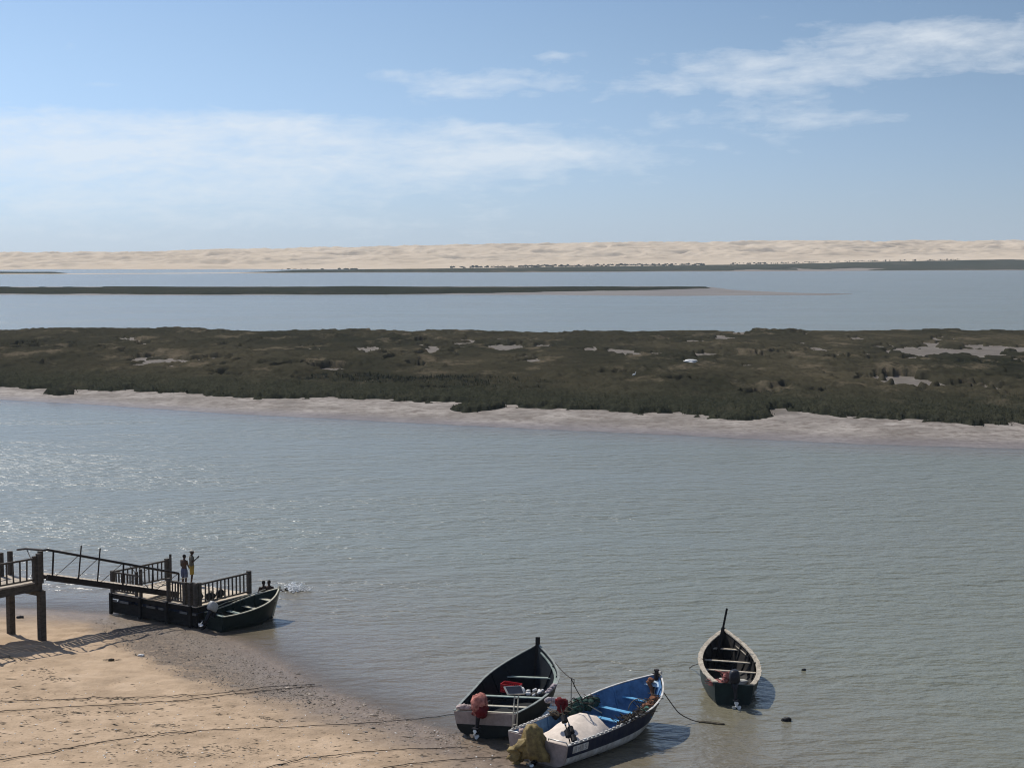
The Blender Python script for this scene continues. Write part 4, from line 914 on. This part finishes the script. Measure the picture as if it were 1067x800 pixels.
# ------------------------------------------------------------------ platform, gangway and pier
def post(root, p, h, w_=.16, mat_=None, name='post', rz=R(-37)):
    mb = MB(); mb.box((p[0], p[1], p[2] + h / 2), (w_, w_, h), rz); return mb.build(name, mat_ or M['pier_wood'], root, bevel=.012)
def railing(root, a_, b_, z, h, n, mat_=None, low=.10, wd=.05):
    """top and bottom rail with upright balusters between two posts"""
    a_ = Vector(a_); b_ = Vector(b_); mt_ = mat_ or M['pier_wood']
    mb = MB(); up = Vector((0, 0, 1))
    za = a_.z; mb.bar(a_ + up * h, b_ + up * h, .08, .07); mb.bar(a_ + up * low, b_ + up * low, .06, .06)
    rl = mb.build('railing', mt_, root)
    for k in range(n):
        p = a_.lerp(b_, (k + 1) / (n + 1)); jx = rng.normal() * .012
        mb = MB(); mb.bar(p + up * (low + .03), p + up * (h - .035) + Vector((jx, jx, 0)), wd, wd); mb.build('baluster', mt_, rl)
PZ = .95
cn_, cl_, cr_ = at(204.5, 632, PZ), at(116, 617, PZ), at(263, 619, PZ)
ux = (cl_ - cn_).normalized(); uy = Vector((-ux.y, ux.x, 0));
if uy.dot(cr_ - cn_) < 0: uy = -uy
LX, LY = (cl_ - cn_).length, (cr_ - cn_).dot(uy) + .1
def pp(a_, b_, z=PZ): v = cn_ + ux * a_ + uy * b_; v.z = z; return v
pf_ = thing('floating_platform', 'dark timber landing platform with railings and a sunlit plank deck at the water\'s edge', 'landing platform', pp(LX / 2, LY / 2, 0))
mb = MB(); n = 24
for k in range(n):
    x0 = LX * k / n; x1 = LX * (k + 1) / n - .02; z = PZ + rng.normal() * .004
    mb.add([pp(x, y, zz_) for x in (x0, x1) for y in (-.03 + rng.normal() * .01, LY + .03) for zz_ in (z - .04, z)], [(0, 1, 3, 2), (4, 6, 7, 5), (0, 4, 5, 1), (2, 3, 7, 6), (0, 2, 6, 4), (1, 5, 7, 3)])
mb.build('deck', M['deck_wood'], pf_)
def pbeam(name, a_, b_, w_, h, mt_): mb = MB(); mb.bar(a_, b_, w_, h); return mb.build(name, mt_, pf_, bevel=.01)
for y in (.10, LY - .10):
    pbeam('edge_beam', pp(-.02, y, PZ - .16), pp(LX + .02, y, PZ - .16), .14, .22, M['black_wood']); pbeam('lower_beam', pp(0, y, .16), pp(LX, y, .16), .14, .22, M['black_wood'])
for x in (.02, LX - .02):
    pbeam('edge_beam', pp(x, .18, PZ - .16), pp(x, LY - .18, PZ - .16), .12, .20, M['black_wood']); pbeam('lower_beam', pp(x, .18, .16), pp(x, LY - .18, .16), .12, .20, M['black_wood'])
for r0 in (.55, LY / 2, LY - .55):
    for k in range(5):
        mb = MB(); c0 = LX * (k + .08) / 5; c1 = LX * (k + .92) / 5
        mb.tube([pp(c0, r0, .42), pp(c0 + .03, r0, .42), pp(c1 - .03, r0, .42), pp(c1, r0, .42)], [.26, .29, .29, .26], 14); mb.build('float_drum', M['float_blue'], pf_, smooth=False)
mb = MB()
for x0, x1 in ((.02, .35), (.55, 1.0), (2.0, 2.3), (2.5, 3.05), (3.3, 3.45), (4.2, 4.75), (4.95, 5.2)): mb.add([pp(x, y, z) for x in (LX * x0 / 5.3, LX * x1 / 5.3) for y in (-.02, .0) for z in (.55, .65)], [(0, 1, 3, 2), (4, 6, 7, 5), (0, 4, 5, 1), (2, 3, 7, 6), (0, 2, 6, 4), (1, 5, 7, 3)])
mb.build('side_plates', M['grey_plate'], pf_)
mb = MB(); mb.add([pp(x, y, z) for x in (.02, LX) for y in (.06, .12) for z in (.05, .54)], [(0, 1, 3, 2), (4, 6, 7, 5), (0, 4, 5, 1), (2, 3, 7, 6), (0, 2, 6, 4), (1, 5, 7, 3)]); mb.build('skirt_board', M['black_wood'], pf_)
mb = MB(); mb.add([pp(x, y, z) for x in (.08, .14) for y in (.2, LY - .2) for z in (.05, .60)], [(0, 1, 3, 2), (4, 6, 7, 5), (0, 4, 5, 1), (2, 3, 7, 6), (0, 2, 6, 4), (1, 5, 7, 3)]); mb.build('skirt_board', M['black_wood'], pf_)
HR = .92
# near side: posts, railings left and right of the gangway's landing
for x, y, h, w_ in ((.08, .05, 1.0, .17), (.40, .05, 1.0, .17), (.72, .05, .98, .17), (1.72, .05, 1.05, .14), (LX - .05, .05, .98, .17), (3.45, .05, 1.25, .12), (3.72, .05, 1.1, .12), (.05, LY - .05, 1.02, .17), (LX - .05, LY - .02, 1.02, .18), (LX - .28, LY - .02, 1.25, .09), (.05, .25, 1.0, .15)):
    post(pf_, pp(x, y, PZ), h, w_)
for x in (LX - .03, 3.4, 1.75, .3):
    post(pf_, pp(x, -.06, .0), PZ + (.0), .13, M['black_wood'], 'fender_post')
railing(pf_, pp(.8, .05), pp(1.66, .05), PZ, HR, 4); railing(pf_, pp(3.78, .05), pp(LX - .12, .05), PZ, HR, 7)
railing(pf_, pp(.05, .36), pp(.05, LY - .14), PZ, HR, 11); railing(pf_, pp(LX - .05, .15), pp(LX - .05, LY - .1), PZ, HR, 11)
for (x, y, rz_, sz, lab) in [(.50, 1.35, .3, (.42, .26, .34), 'dark bundle on the platform deck behind the right railing, the nearer of two'), (.55, 2.0, .9, (.36, .26, .36), 'dark bundle on the platform deck behind the right railing, the farther of two'), (1.0, 1.25, .1, (.22, .2, .24), 'small dark bag on the deck behind the corner posts of the platform')]:
    p = pp(x, y, PZ + .002); mb = MB(); mb.M = Matrix.Translation(p) @ Matrix.Rotation(rz_, 4, 'Z')
    mb.blob((0, 0, sz[2] * .48), (sz[0] * .6, sz[1] * .6, sz[2] * .52), 3, .2, 2, 4, flat=-sz[2] * .48); mb.tube([(-.08, 0, sz[2] * .9), (-.05, 0, sz[2] * 1.15), (.05, 0, sz[2] * 1.15), (.08, 0, sz[2] * .9)], .015, 6)
    o = mb.build('bag', M['black'], smooth=True, origin=p); tag(o, lab, 'bag')

# pier
DZ = 2.82
pa_ = at(42.5, 605, DZ); hd = Vector((math.sin(R(38)), math.cos(R(38)), 0)); sd_ = Vector((-hd.y, hd.x, 0)); PW = 2.1
def pq(a_, b_, z=DZ): v = pa_ - hd * a_ + sd_ * b_; v.z = z; return v      # a back along the pier, b across to the far side
pr = thing('pier', 'dark timber walkway on tall square columns coming in at the left edge', 'pier', pq(0, PW / 2, 0))
mb = MB(); n = 60
for k in range(n):
    a0 = 16 * k / n; a1 = 16 * (k + 1) / n - .02; z = DZ + rng.normal() * .004
    mb.add([pq(x, y, zz_) for x in (a0, a1) for y in (-.06, PW + .06) for zz_ in (z - .05, z)], [(0, 1, 3, 2), (4, 6, 7, 5), (0, 4, 5, 1), (2, 3, 7, 6), (0, 2, 6, 4), (1, 5, 7, 3)])
mb.build('deck', M['deck_grey'], pr)
for y in (.04, PW - .04): mb = MB(); mb.bar(pq(-.05, y, DZ - .22), pq(16, y, DZ - .22), .14, .32); mb.build('beam', M['pier_wood'], pr, bevel=.01)
mb = MB(); mb.bar(pq(.0, -.1, DZ - .50), pq(.0, PW + .1, DZ - .50), .2, .24); mb.build('cross_beam', M['pier_wood'], pr, bevel=.01)
for a_, y in ((.0, .0), (.0, PW), (5, 0), (5, PW), (10, 0), (10, PW), (15, 0), (15, PW)):
    p = pq(a_, y, 0); g_ = bz(p.x, p.y) - .3
    mb = MB(); mb.box((p.x, p.y, (g_ + DZ - .4) / 2), (.27, .27, DZ - .4 - g_), R(-38)); mb.build('column', M['pier_wood'], pr, bevel=.02)
for x, y, h in ((-.02, .02, 1.32), (.26, .02, 1.15), (.14, -.08, 1.25), (-.02, PW - .02, 1.08), (.42, PW - .02, 1.08), (3.2, .02, 1.12), (3.2, PW - .02, 1.12), (6.4, .02, 1.1), (6.4, PW - .02, 1.1)): post(pr, pq(x, y, DZ - .1), h, .17 if x < 1 else .14, rz=R(-38))
for a0, a1 in ((.34, 3.13), (3.27, 6.33)): railing(pr, pq(a0, .02), pq(a1, .02), DZ, .95, 8)
for a0, a1 in ((.5, 3.13), (3.27, 6.33)): railing(pr, pq(a0, PW - .02), pq(a1, PW - .02), DZ, .95, 8)

# gangway
g0, g1 = at(49, 601.5, DZ + .02), at(186, 619.5, PZ + .12); gd = (g1 - g0); gh = Vector((gd.x, gd.y, 0)).normalized(); gs = Vector((-gh.y, gh.x, 0)); GW = 1.05
gw = thing('gangway', 'sloping dark gangway with a single pipe handrail linking the pier to the platform', 'gangway', g0.lerp(g1, .5))
for y in (0, GW): mb = MB(); mb.bar(g0 + gs * y, g1 + gs * y, .12, .24); mb.build('stringer', M['steel'], gw)
mb = MB(); n = 30
for k in range(n): p = g0.lerp(g1, (k + .5) / n) + Vector((0, 0, .10)); mb.bar(p + gs * .07, p + gs * (GW - .07), .19, .03)
mb.build('tread_boards', M['deck_grey'], gw)
up = Vector((0, 0, 1))
def gpt(px, py, y=0.0):  # foot on the near stringer below a photo column
    best = min(range(201), key=lambda k: abs((533.5 + F * (g0.lerp(g1, k / 200)).x / ((g0.lerp(g1, k / 200)).y)) - px)); return g0.lerp(g1, best / 200)
t0 = at_depth(49.5, 572.6, g0.y); t1 = at_depth(186, 597.2, g1.y)
mb = MB(); mb.tube([t0, t1], .052, 8); mb.tube([t0, t0 - Vector((.12, .1, .0)), at_depth(27, 571.5, g0.y + 1.2), at_depth(18, 572.5, g0.y + 1.6)], .045, 8); mb.build('handrail', M['steel'], gw, smooth=True)
for px, over in ((49, 0), (77, .42), (97.5, .45), (123, 0), (154, 0), (185.5, 0)):
    f_ = (px - 49) / 137; a_ = gpt(px, 0); b_ = t0.lerp(t1, min(1, max(0, (gpt(px, 0) - g0).length / gd.length)))
    d = (b_ - a_); lean = gh * (.14 if over else .03)
    mb = MB(); mb.tube([a_ - lean * .5, a_ + d + lean * .5 + up * over], .04 if not over else .032, 8); mb.build('rail_post', M['steel'], gw, smooth=True)
for p0_, p1_ in ((52, 76), (74, 96), (99, 122), (125, 150), (150, 128), (158, 183)):
    a_ = gpt(p0_, 0) + up * .1; k_ = (gpt(p1_, 0) - g0).length / gd.length; b_ = t0.lerp(t1, k_); mb = MB(); mb.tube([a_, b_], .015, 6); mb.build('brace_rod', M['steel'], gw)
line('stay_rod', 'thin stay slanting from the pipe end down to the pier\'s corner posts', [at_depth(28, 572.5, g0.y + 1.2), pq(.2, .05, DZ + .5)], .02, 0, M['steel'], 2, 'stay')
line('stray_rod', 'thin pale rod slanting low across the platform deck behind the gangway', [pp(4.0, 1.2, PZ + .10), pp(1.9, 1.3, PZ + .85)], .016, 0, M['n_rail'], 2, 'rod')

# ------------------------------------------------------------------ people
def person(label, loc, face, h, pose, clothes, hair='short', water=False, lean=0.0):
    """one continuous body (voxel-joined limbs), hair and clothes as children"""
    k = h / 1.70
    T = Matrix.Translation(loc) @ Matrix.Rotation(face, 4, 'Z') @ Matrix.Rotation(lean, 4, 'X') @ Matrix.Scale(k, 4)   # faces local +y
    J = dict(hipL=(-.095, 0, .89), hipR=(.095, 0, .89), kneeL=(-.10, .02, .48), kneeR=(.10, .02, .48), ankL=(-.10, -.02, .09), ankR=(.10, -.02, .09),
             shL=(-.185, 0, 1.385), shR=(.185, 0, 1.385), elL=(-.235, -.03, 1.10), elR=(.235, -.03, 1.10), wrL=(-.245, .05, .86), wrR=(.245, .05, .86))
    J.update(pose); J = {a: Vector(b) for a, b in J.items()}
    mb = MB()
    def cap(a_, b_, ra, rb, n=10, mid=None):
        a_, b_ = Vector(a_), Vector(b_); d = (b_ - a_).normalized(); pts = [a_ - d * ra * .75, a_ - d * ra * .4, a_]; rr = [ra * .5, ra * .87, ra]
        if mid: pts.append(a_.lerp(b_, .4)); rr.append(mid)
        pts += [b_, b_ + d * rb * .4, b_ + d * rb * .75]; rr += [rb, rb * .87, rb * .5]
        mb.tube(pts, rr, n)
    tor = [(.86, .150, .105, 0), (.93, .165, .115, 0), (1.02, .145, .10, 0), (1.12, .14, .095, .005), (1.24, .165, .112, .01), (1.34, .185, .11, .005), (1.40, .165, .085, 0), (1.44, .085, .06, 0)]
    mb.loft([[Vector((hx * math.cos(t), oy + hy * math.sin(t), z)) for t in [2 * math.pi * q_ / 20 for q_ in range(20)]] for z, hx, hy, oy in tor])
    cap((0, 0, 1.42), (0, .02, 1.53), .058, .052)
    hc = Vector((0, .03, 1.595))
    mb.blob(hc, (.073, .092, .108), 3); mb.blob(hc + Vector((0, .035, -.06)), (.052, .055, .05), 2)
    mb.blob(hc + Vector((0, .098, -.012)), (.014, .022, .022), 2); mb.blob(hc + Vector((0, .082, -.055)), (.026, .014, .012), 2)
    for sg in (-1, 1): mb.blob(hc + Vector((sg * .074, -.005, -.005)), (.014, .022, .032), 2)
    for s_ in 'LR':
        cap(J['hip' + s_], J['knee' + s_], .085, .055); cap(J['knee' + s_], J['ank' + s_], .055, .036, mid=.056)
        a_ = J['ank' + s_]; mb.loft([[a_ + Vector((w_ * math.cos(t), y, -.055 + z + hh_ * math.sin(t))) for t in [2 * math.pi * q_ / 10 for q_ in range(10)]] for y, w_, hh_, z in [(-.06, .025, .02, 0), (-.03, .034, .034, .0), (.05, .04, .03, -.005), (.13, .045, .02, -.014), (.18, .03, .012, -.02)]])
        cap(J['sh' + s_], J['el' + s_], .05, .038); cap(J['el' + s_], J['wr' + s_], .038, .025)
        # hand: palm, four unequal curled fingers, thumb from its side
        wv = J['wr' + s_]; d = (wv - J['el' + s_]).normalized(); sx = 1 if s_ == 'R' else -1
        side = d.cross(Vector((sx, .2, 0))).normalized(); nrm_ = d.cross(side).normalized()
        mb.loft([[wv + d * q_ + side * (a2 * math.cos(t)) + nrm_ * (.013 * math.sin(t)) for t in [2 * math.pi * i / 10 for i in range(10)]] for q_, a2 in [(.0, .022), (.03, .034), (.08, .038), (.095, .034)]])
        for i, ln in enumerate((.070, .080, .074, .058)):
            b0 = wv + d * .085 + side * (.028 - .0187 * i); b1 = b0 + d * ln * .5 + nrm_ * .006; b2 = b1 + d * ln * .3 + nrm_ * .018; b3 = b2 + d * ln * .18 + nrm_ * .02
            mb.tube([b0, b1, b2, b3], [.0095, .009, .0085, .006], 6)
        b0 = wv + d * .03 + side * .03; mb.tube([b0, b0 + d * .03 + side * .025, b0 + d * .06 + side * .03 + nrm_ * .015], [.012, .011, .008], 6)
    mb.v = [T @ v for v in mb.v]
    root = mb.build('person', M['skin'], None, True, origin=loc)
    rm = root.modifiers.new('join', 'REMESH'); rm.mode = 'VOXEL'; rm.voxel_size = .0075 * k; rm.use_smooth_shade = True
    sm = root.modifiers.new('soften', 'SMOOTH'); sm.iterations = 3; sm.factor = .5
    dg = bpy.context.evaluated_depsgraph_get(); me = bpy.data.meshes.new_from_object(root.evaluated_get(dg)); root.modifiers.clear(); root.data = me
    tag(root, label, 'person')
    def child(name, mt_, f): m2 = MB(); m2.M = T; f(m2); return m2.build(name, mt_, root, True)
    def hair_(m2):
        m2.blob(hc + Vector((0, -.016, .026)), (.082, .096, .098), 3, .10, 6, 2)
        if hair == 'bun': m2.blob(hc + Vector((0, -.07, .09)), (.045, .045, .045), 2, .1, 5, 1)
    child('hair', M['hair'], hair_)
    def eyes(m2):
        for sg in (-1, 1): m2.blob(hc + Vector((sg * .03, .086, .012)), (.010, .006, .007), 2)
    child('eyes', M['eye'], eyes)
    if 'cap' in clothes:
        def capf(m2):
            m2.loft([[hc + Vector((hx * math.cos(t), -.01 + hy * math.sin(t), z)) for t in [2 * math.pi * q_ / 18 for q_ in range(18)]] for z, hx, hy in [(.045, .088, .106), (.08, .086, .10), (.115, .068, .08), (.128, .03, .035)]])
            m2.loft([[hc + Vector((x, y, z)) for x, z in ((-.06, .045), (0, .056), (.06, .045), (.06, .038), (0, .048), (-.06, .038))] for y in (.06, .165)])
        child('cap', clothes['cap'], capf)
    def shell_ring(m2, prof, n=20): m2.loft([[Vector((hx * math.cos(t), oy + hy * math.sin(t), z)) for t in [2 * math.pi * q_ / n for q_ in range(n)]] for z, hx, hy, oy in prof], cap=False)
    if 'shirt' in clothes:
        def shirtf(m2):
            shell_ring(m2, [(.84, .185, .135, 0), (.93, .182, .130, 0), (1.02, .168, .120, 0), (1.12, .162, .114, .005), (1.24, .182, .128, .01), (1.34, .202, .126, .005), (1.405, .180, .10, 0), (1.45, .085, .07, 0)])
            for s_ in 'LR': a_ = J['sh' + s_]; b_ = a_.lerp(J['el' + s_], .62); m2.tube([a_ + (a_ - b_) * .1, a_, b_], [.05, .068, .064], 12, cap=False)
        child('shirt', clothes['shirt'], shirtf)
    if 'shorts' in clothes:
        def shortf(m2):
            shell_ring(m2, [(1.0, .163, .118, 0), (.93, .182, .132, 0), (.86, .190, .140, 0), (.80, .185, .135, 0)])
            for s_ in 'LR': a_ = J['hip' + s_]; b_ = a_.lerp(J['knee' + s_], clothes.get('len', .75)); m2.tube([a_ + Vector((0, 0, .02)), a_.lerp(b_, .4), b_], [.10, .108, .098], 14, cap=False)
        child('shorts', clothes['shorts'], shortf)
    if 'shoes' in clothes:
        for s_ in 'LR':
            def shoe(m2): a_ = J['ank' + s_]; m2.loft([[a_ + Vector((w_ * math.cos(t), y, -.052 + z + hh_ * math.sin(t))) for t in [2 * math.pi * q_ / 12 for q_ in range(12)]] for y, w_, hh_, z in [(-.08, .03, .028, 0), (-.04, .045, .046, .01), (.05, .052, .040, .0), (.14, .056, .03, -.010), (.20, .035, .018, -.016)]])
            child('shoe', clothes['shoes'], shoe)
    return root
def on_deck(px, py): v = at(px, py, PZ); v.z = PZ + .004; return v
person('person in olive shirt, mustard shorts and pale cap at the platform edge, one forearm raised', pp(2.42, LY - .22, PZ + .004) if False else on_deck(199.8, 608.3), R(-78), 1.56,
       dict(elR=(.24, .05, 1.14), wrR=(.19, .27, 1.33), elL=(-.225, -.02, 1.10), wrL=(-.22, .06, .87), kneeL=(-.09, .03, .48)), {'cap': M['cap'], 'shirt': M['shirt'], 'shorts': M['sh_yel'], 'shoes': M['black'], 'len': .95})
person('shirtless person in faded blue shorts standing on the platform, seen from behind', on_deck(192.2, 611.8), R(-30), 1.50,
       dict(elL=(-.23, .03, 1.11), wrL=(-.16, .20, .96), elR=(.23, .05, 1.12), wrR=(.12, .22, 1.0)), {'shorts': M['sh_blue'], 'len': .85})
for (px, py, lab, fc, hh_) in [(274.5, 608, 'shoulder deep swimmer behind the green boat\'s bow, the left one of two dark heads', R(-150), 1.66), (280.5, 607.6, 'shoulder deep swimmer behind the green boat\'s bow, the right one of two dark heads', R(160), 1.62)]:
    p = at_depth(px, py - .4, 74.0); p.z = p.z - 1.57 * hh_ / 1.7
    person(lab, p, fc, hh_, dict(elL=(-.30, .10, 1.17), wrL=(-.26, .33, 1.13), elR=(.30, .10, 1.17), wrR=(.26, .33, 1.13)), {'shorts': M['black'], 'len': .6})
p = at_depth(296, 614.6, 76.8); p = at(298.0, 614.6, .0)
hd5 = Vector((p.x, p.y, -.02))
person('swimmer with only a dark head showing in the white splash beyond the green boat', hd5 + Vector((1.42, .0, -.24)), R(90), 1.5,
       dict(elL=(-.38, .1, 1.55), wrL=(-.3, .05, 1.82), elR=(.33, .05, 1.2), wrR=(.38, .1, 1.0)), {'shorts': M['black'], 'len': .6}, lean=R(-78))
mb = MB()
for k in range(420):
    f_ = abs(rng.normal()) * .5; q_ = at(301.5 + 20 * min(f_, 1) + rng.normal() * 2.6, 613.6 + rng.normal() * 1.5 + 1.2 * f_, 0); r_ = rng.uniform(.008, .036) * (1.1 - .5 * min(f_, 1))
    mb.blob((q_.x, q_.y, rng.uniform(-.01, .10) * (1 if rng.random() < .6 else 2.5)), (r_ * 2.0, r_ * 1.6, r_), 1, .4, 2, k)
o = mb.build('splash', M['foam'], smooth=True); o['kind'] = 'stuff'; tag(o, 'white splash around the swimmer to the right of the platform', 'splash')

# ------------------------------------------------------------------ ropes and litter on the sand
def ground_pts(px, step=6):
    out = []
    for (x0, y0), (x1, y1) in zip(px[:-1], px[1:]):
        n = max(2, int(abs(x1 - x0) / step))
        for k in range(n): f_ = k / n; out.append((x0 + (x1 - x0) * f_, y0 + (y1 - y0) * f_))
    out.append(px[-1]); res = []
    for x, y in out:
        z = .3
        for _ in range(6): v = at(x, y, z); z = max(bz(v.x, v.y), -.01)
        v = at(x, y, z); v.z = max(bz(v.x, v.y), -.01) + .03; res.append(v)
    return res
ropes = [([(-60, 734), (0, 731), (60, 729.5), (110, 727.5), (180, 726.5), (235, 722), (280, 716), (328, 713.4)], 'upper of the two mooring ropes meeting at the grey mud left of the dark boat'),
         ([(-60, 746), (0, 741.5), (70, 737), (130, 734), (190, 730), (240, 724), (285, 719), (335, 714.6)], 'lower of the two mooring ropes meeting at the grey mud left of the dark boat'),
         ([(-60, 802), (0, 792), (40, 786), (80, 778), (130, 770), (178, 763.5), (230, 760.5), (300, 758), (380, 754), (440, 749), (474, 745)], 'longest rope, crossing the whole sand to the dark boat\'s stern'),
         ([(255, 806), (290, 797), (330, 789), (370, 784.5), (420, 781), (487, 779)], 'rope low on the sand ending under the dark boat\'s shadow'),
         ([(380, 804), (420, 797), (470, 792), (528, 789)], 'short rope at the bottom edge leading to the blue boat\'s stern')]
for px, lab in ropes:
    pts = ground_pts(px); mb = MB(); mb.tube([p + Vector((rng.normal() * .015, rng.normal() * .03, .004)) for p in pts], .012, 6)
    o = mb.build('mooring_rope', M['rope_dark'], smooth=True, origin=pts[0]); tag(o, lab, 'rope', 'mooring ropes across the sand')
OCT = [(1, 0, 0), (-1, 0, 0), (0, 1, 0), (0, -1, 0), (0, 0, 1), (0, 0, -1)]; OF = [(0, 2, 4), (2, 1, 4), (1, 3, 4), (3, 0, 4), (2, 0, 5), (1, 2, 5), (3, 1, 5), (0, 3, 5)]
def scatter(name, label, cat, pts, mat_, size, flat=.35, stretch=1.0, ang=None):
    v = []; f = []
    P_ = np.array(pts); Z_ = beach_z(P_[None, :, 0], P_[None, :, 1])[0]
    for (x, y), z in zip(pts, Z_):
        r_ = size(); a = rng.uniform(0, 3.14) if ang is None else ang + rng.normal() * .35; st = rng.uniform(1, stretch); c, s_ = math.cos(a), math.sin(a); q_ = len(v)
        for ox, oy, oz in OCT:
            X = ox * r_ * st * rng.uniform(.7, 1.2); Y = oy * r_ * rng.uniform(.6, 1.2); v.append((x + X * c - Y * s_, y + X * s_ + Y * c, z + oz * r_ * flat + r_ * flat * .5))
        f += [tuple(i + q_ for i in g) for g in OF]
    me = bpy.data.meshes.new(name); me.from_pydata(v, [], f); me.update(); me.materials.append(mat_)
    o = bpy.data.objects.new(name, me); C.objects.link(o); o['kind'] = 'stuff'; tag(o, label, cat); return o
def rand_px(n, fn): 
    out = []
    while len(out) < n:
        q_ = fn()
        if q_ is not None: v = at(q_[0], q_[1], .25); out.append((v.x, v.y))
    return out
sp_np = np.array(shell_px, float)
def f_shell():
    x, y = rng.uniform(95, 340), rng.uniform(640, 735); return (x, y) if in_poly(np.array([x]), np.array([y + rng.normal() * 3]), shell_px)[0] else None
scatter('shell_litter', 'shell grit and pebbles on the dark patch of mud in front of the platform', 'pebbles', rand_px(2300, f_shell), M['pebble'], lambda: rng.uniform(.012, .034) * (1.7 if rng.random() < .08 else 1), .5, 2.0)
def f_mud():
    f_ = rng.random(); return (285 + 200 * f_ + rng.normal() * 14, 708 + 60 * f_ + rng.normal() * 9)
scatter('mud_litter', 'dark crumbs of weed and stones on the grey wet mud beside the dark boat', 'weed', rand_px(750, f_mud), M['pebble'], lambda: rng.uniform(.015, .05) * (2 if rng.random() < .06 else 1), .4, 2.2)
def f_sand():
    x, y = rng.uniform(-60, 520), rng.uniform(690, 812)
    if y < 690 + 0.14 * x or rng.random() > .25 + .75 * (y - 690) / 110: return None
    return (x, y)
scatter('seaweed_litter', 'dark strands of dried seaweed and twigs strewn over the dry sand', 'seaweed', rand_px(1500, f_sand), M['weed'], lambda: rng.uniform(.010, .024) * (1.9 if rng.random() < .10 else 1), .3, 7.0, 0.05)
def f_line():
    c = [(60, 738, 50, 2), (125, 733, 14, 1.5), (75, 752, 26, 1.6), (140, 772, 26, 2.5), (172, 761, 18, 2.2), (120, 748, 20, 1.5), (282, 748, 22, 2.5), (265, 784, 34, 3), (215, 788, 40, 3.5), (15, 694, 14, 3), (40, 706, 20, 3), (60, 715, 16, 2), (180, 793, 40, 3), (115, 690, 6, 1)][rng.integers(0, 14)]
    return (c[0] + rng.normal() * c[2] * .6, c[1] + rng.normal() * c[3] * .7)
scatter('wrack_line', 'denser clots of dark seaweed along the old tide lines of the sand', 'seaweed', rand_px(900, f_line), M['weed'], lambda: rng.uniform(.012, .032), .3, 5.5, 0.05)
scatter('shell_bits', 'scattered pale shells and paper scraps on the sand', 'shells', rand_px(420, f_sand), M['white'], lambda: rng.uniform(.012, .035), .4, 2.0)
def one(x, y): return at(x, y, .2)
for (x, y, r_, lab, mt_) in [(147, 683.5, .10, 'pale stone with a dark top lying alone on the sand in front of the platform', 'white'), (21, 643.5, .12, 'dark stone alone on the sand between the two pier columns', 'black'), (116, 688, .09, 'flat dark clod on the sand below the pier\'s railing shadow', 'weed')]:
    v = ground_pts([(x, y), (x + .5, y)])[0]; mb = MB(); mb.blob(v, (r_ * 1.3, r_ * .9, r_ * .6), 3, .35, 2, 5)
    o = mb.build('stone', M[mt_], smooth=True, origin=v); tag(o, lab, 'stone')

# ------------------------------------------------------------------ marsh details
v = at(660.5, 393.5, 1.0); bd = thing('egret', 'white egret standing among the marsh plants of the nearest island', 'bird', v)
ES = Matrix.Translation(v) @ Matrix.Scale(.62, 4) @ Matrix.Translation(-v)
mb = MB(); mb.M = ES; mb.blob(v + Vector((0, 0, .62)), (.34, .16, .17), 3, .05, 2, 1, rot=Matrix.Rotation(-.35, 4, 'Y'))
mb.tube([v + Vector((.22, 0, .72)), v + Vector((.34, 0, .86)), v + Vector((.28, 0, 1.0)), v + Vector((.33, 0, 1.12))], [.07, .045, .038, .04], 8); mb.blob(v + Vector((.36, 0, 1.14)), (.08, .045, .045), 2); mb.build('body', M['bird'], bd, True)
mb = MB(); mb.M = ES; mb.tube([v + Vector((.42, 0, 1.14)), v + Vector((.58, 0, 1.12))], [.016, .004], 6); mb.build('beak', M['sh_yel'], bd)
for sg in (-1, 1): mb = MB(); mb.M = ES; mb.tube([v + Vector((0, sg * .05, .52)), v + Vector((.03, sg * .05, .25)), v + Vector((0, sg * .05, -.1))], .014, 6); mb.build('leg', M['black'], bd)
v = at(720, 377.6, 1.12); mb = MB(); mb.M = Matrix.Translation(v) @ Matrix.Rotation(.2, 4, 'Z')
mb.blob((0, 0, .15), (.95, 1.1, .28), 3, .35, 1.8, 4)  # low uneven white patch resting on top of the marsh plants
o = mb.build('white_patch', M['white'], origin=v); tag(o, 'bright white patch lying among the plants of the nearest island', 'plastic sheet')

sc.render.engine = 'CYCLES'
sc.cycles.max_bounces = 6; sc.cycles.transparent_max_bounces = 8; sc.cycles.volume_bounces = 0
sc.cycles.use_denoising = True; sc.cycles.use_adaptive_sampling = False; sc.cycles.filter_width = 1.1
sc.cycles.sample_clamp_indirect = 4; sc.cycles.sample_clamp_direct = 5
sc.view_settings.view_transform = 'Standard'; sc.view_settings.look = 'None'; sc.view_settings.exposure = 0.0; sc.view_settings.gamma = 1
sc.view_settings.use_curve_mapping = False
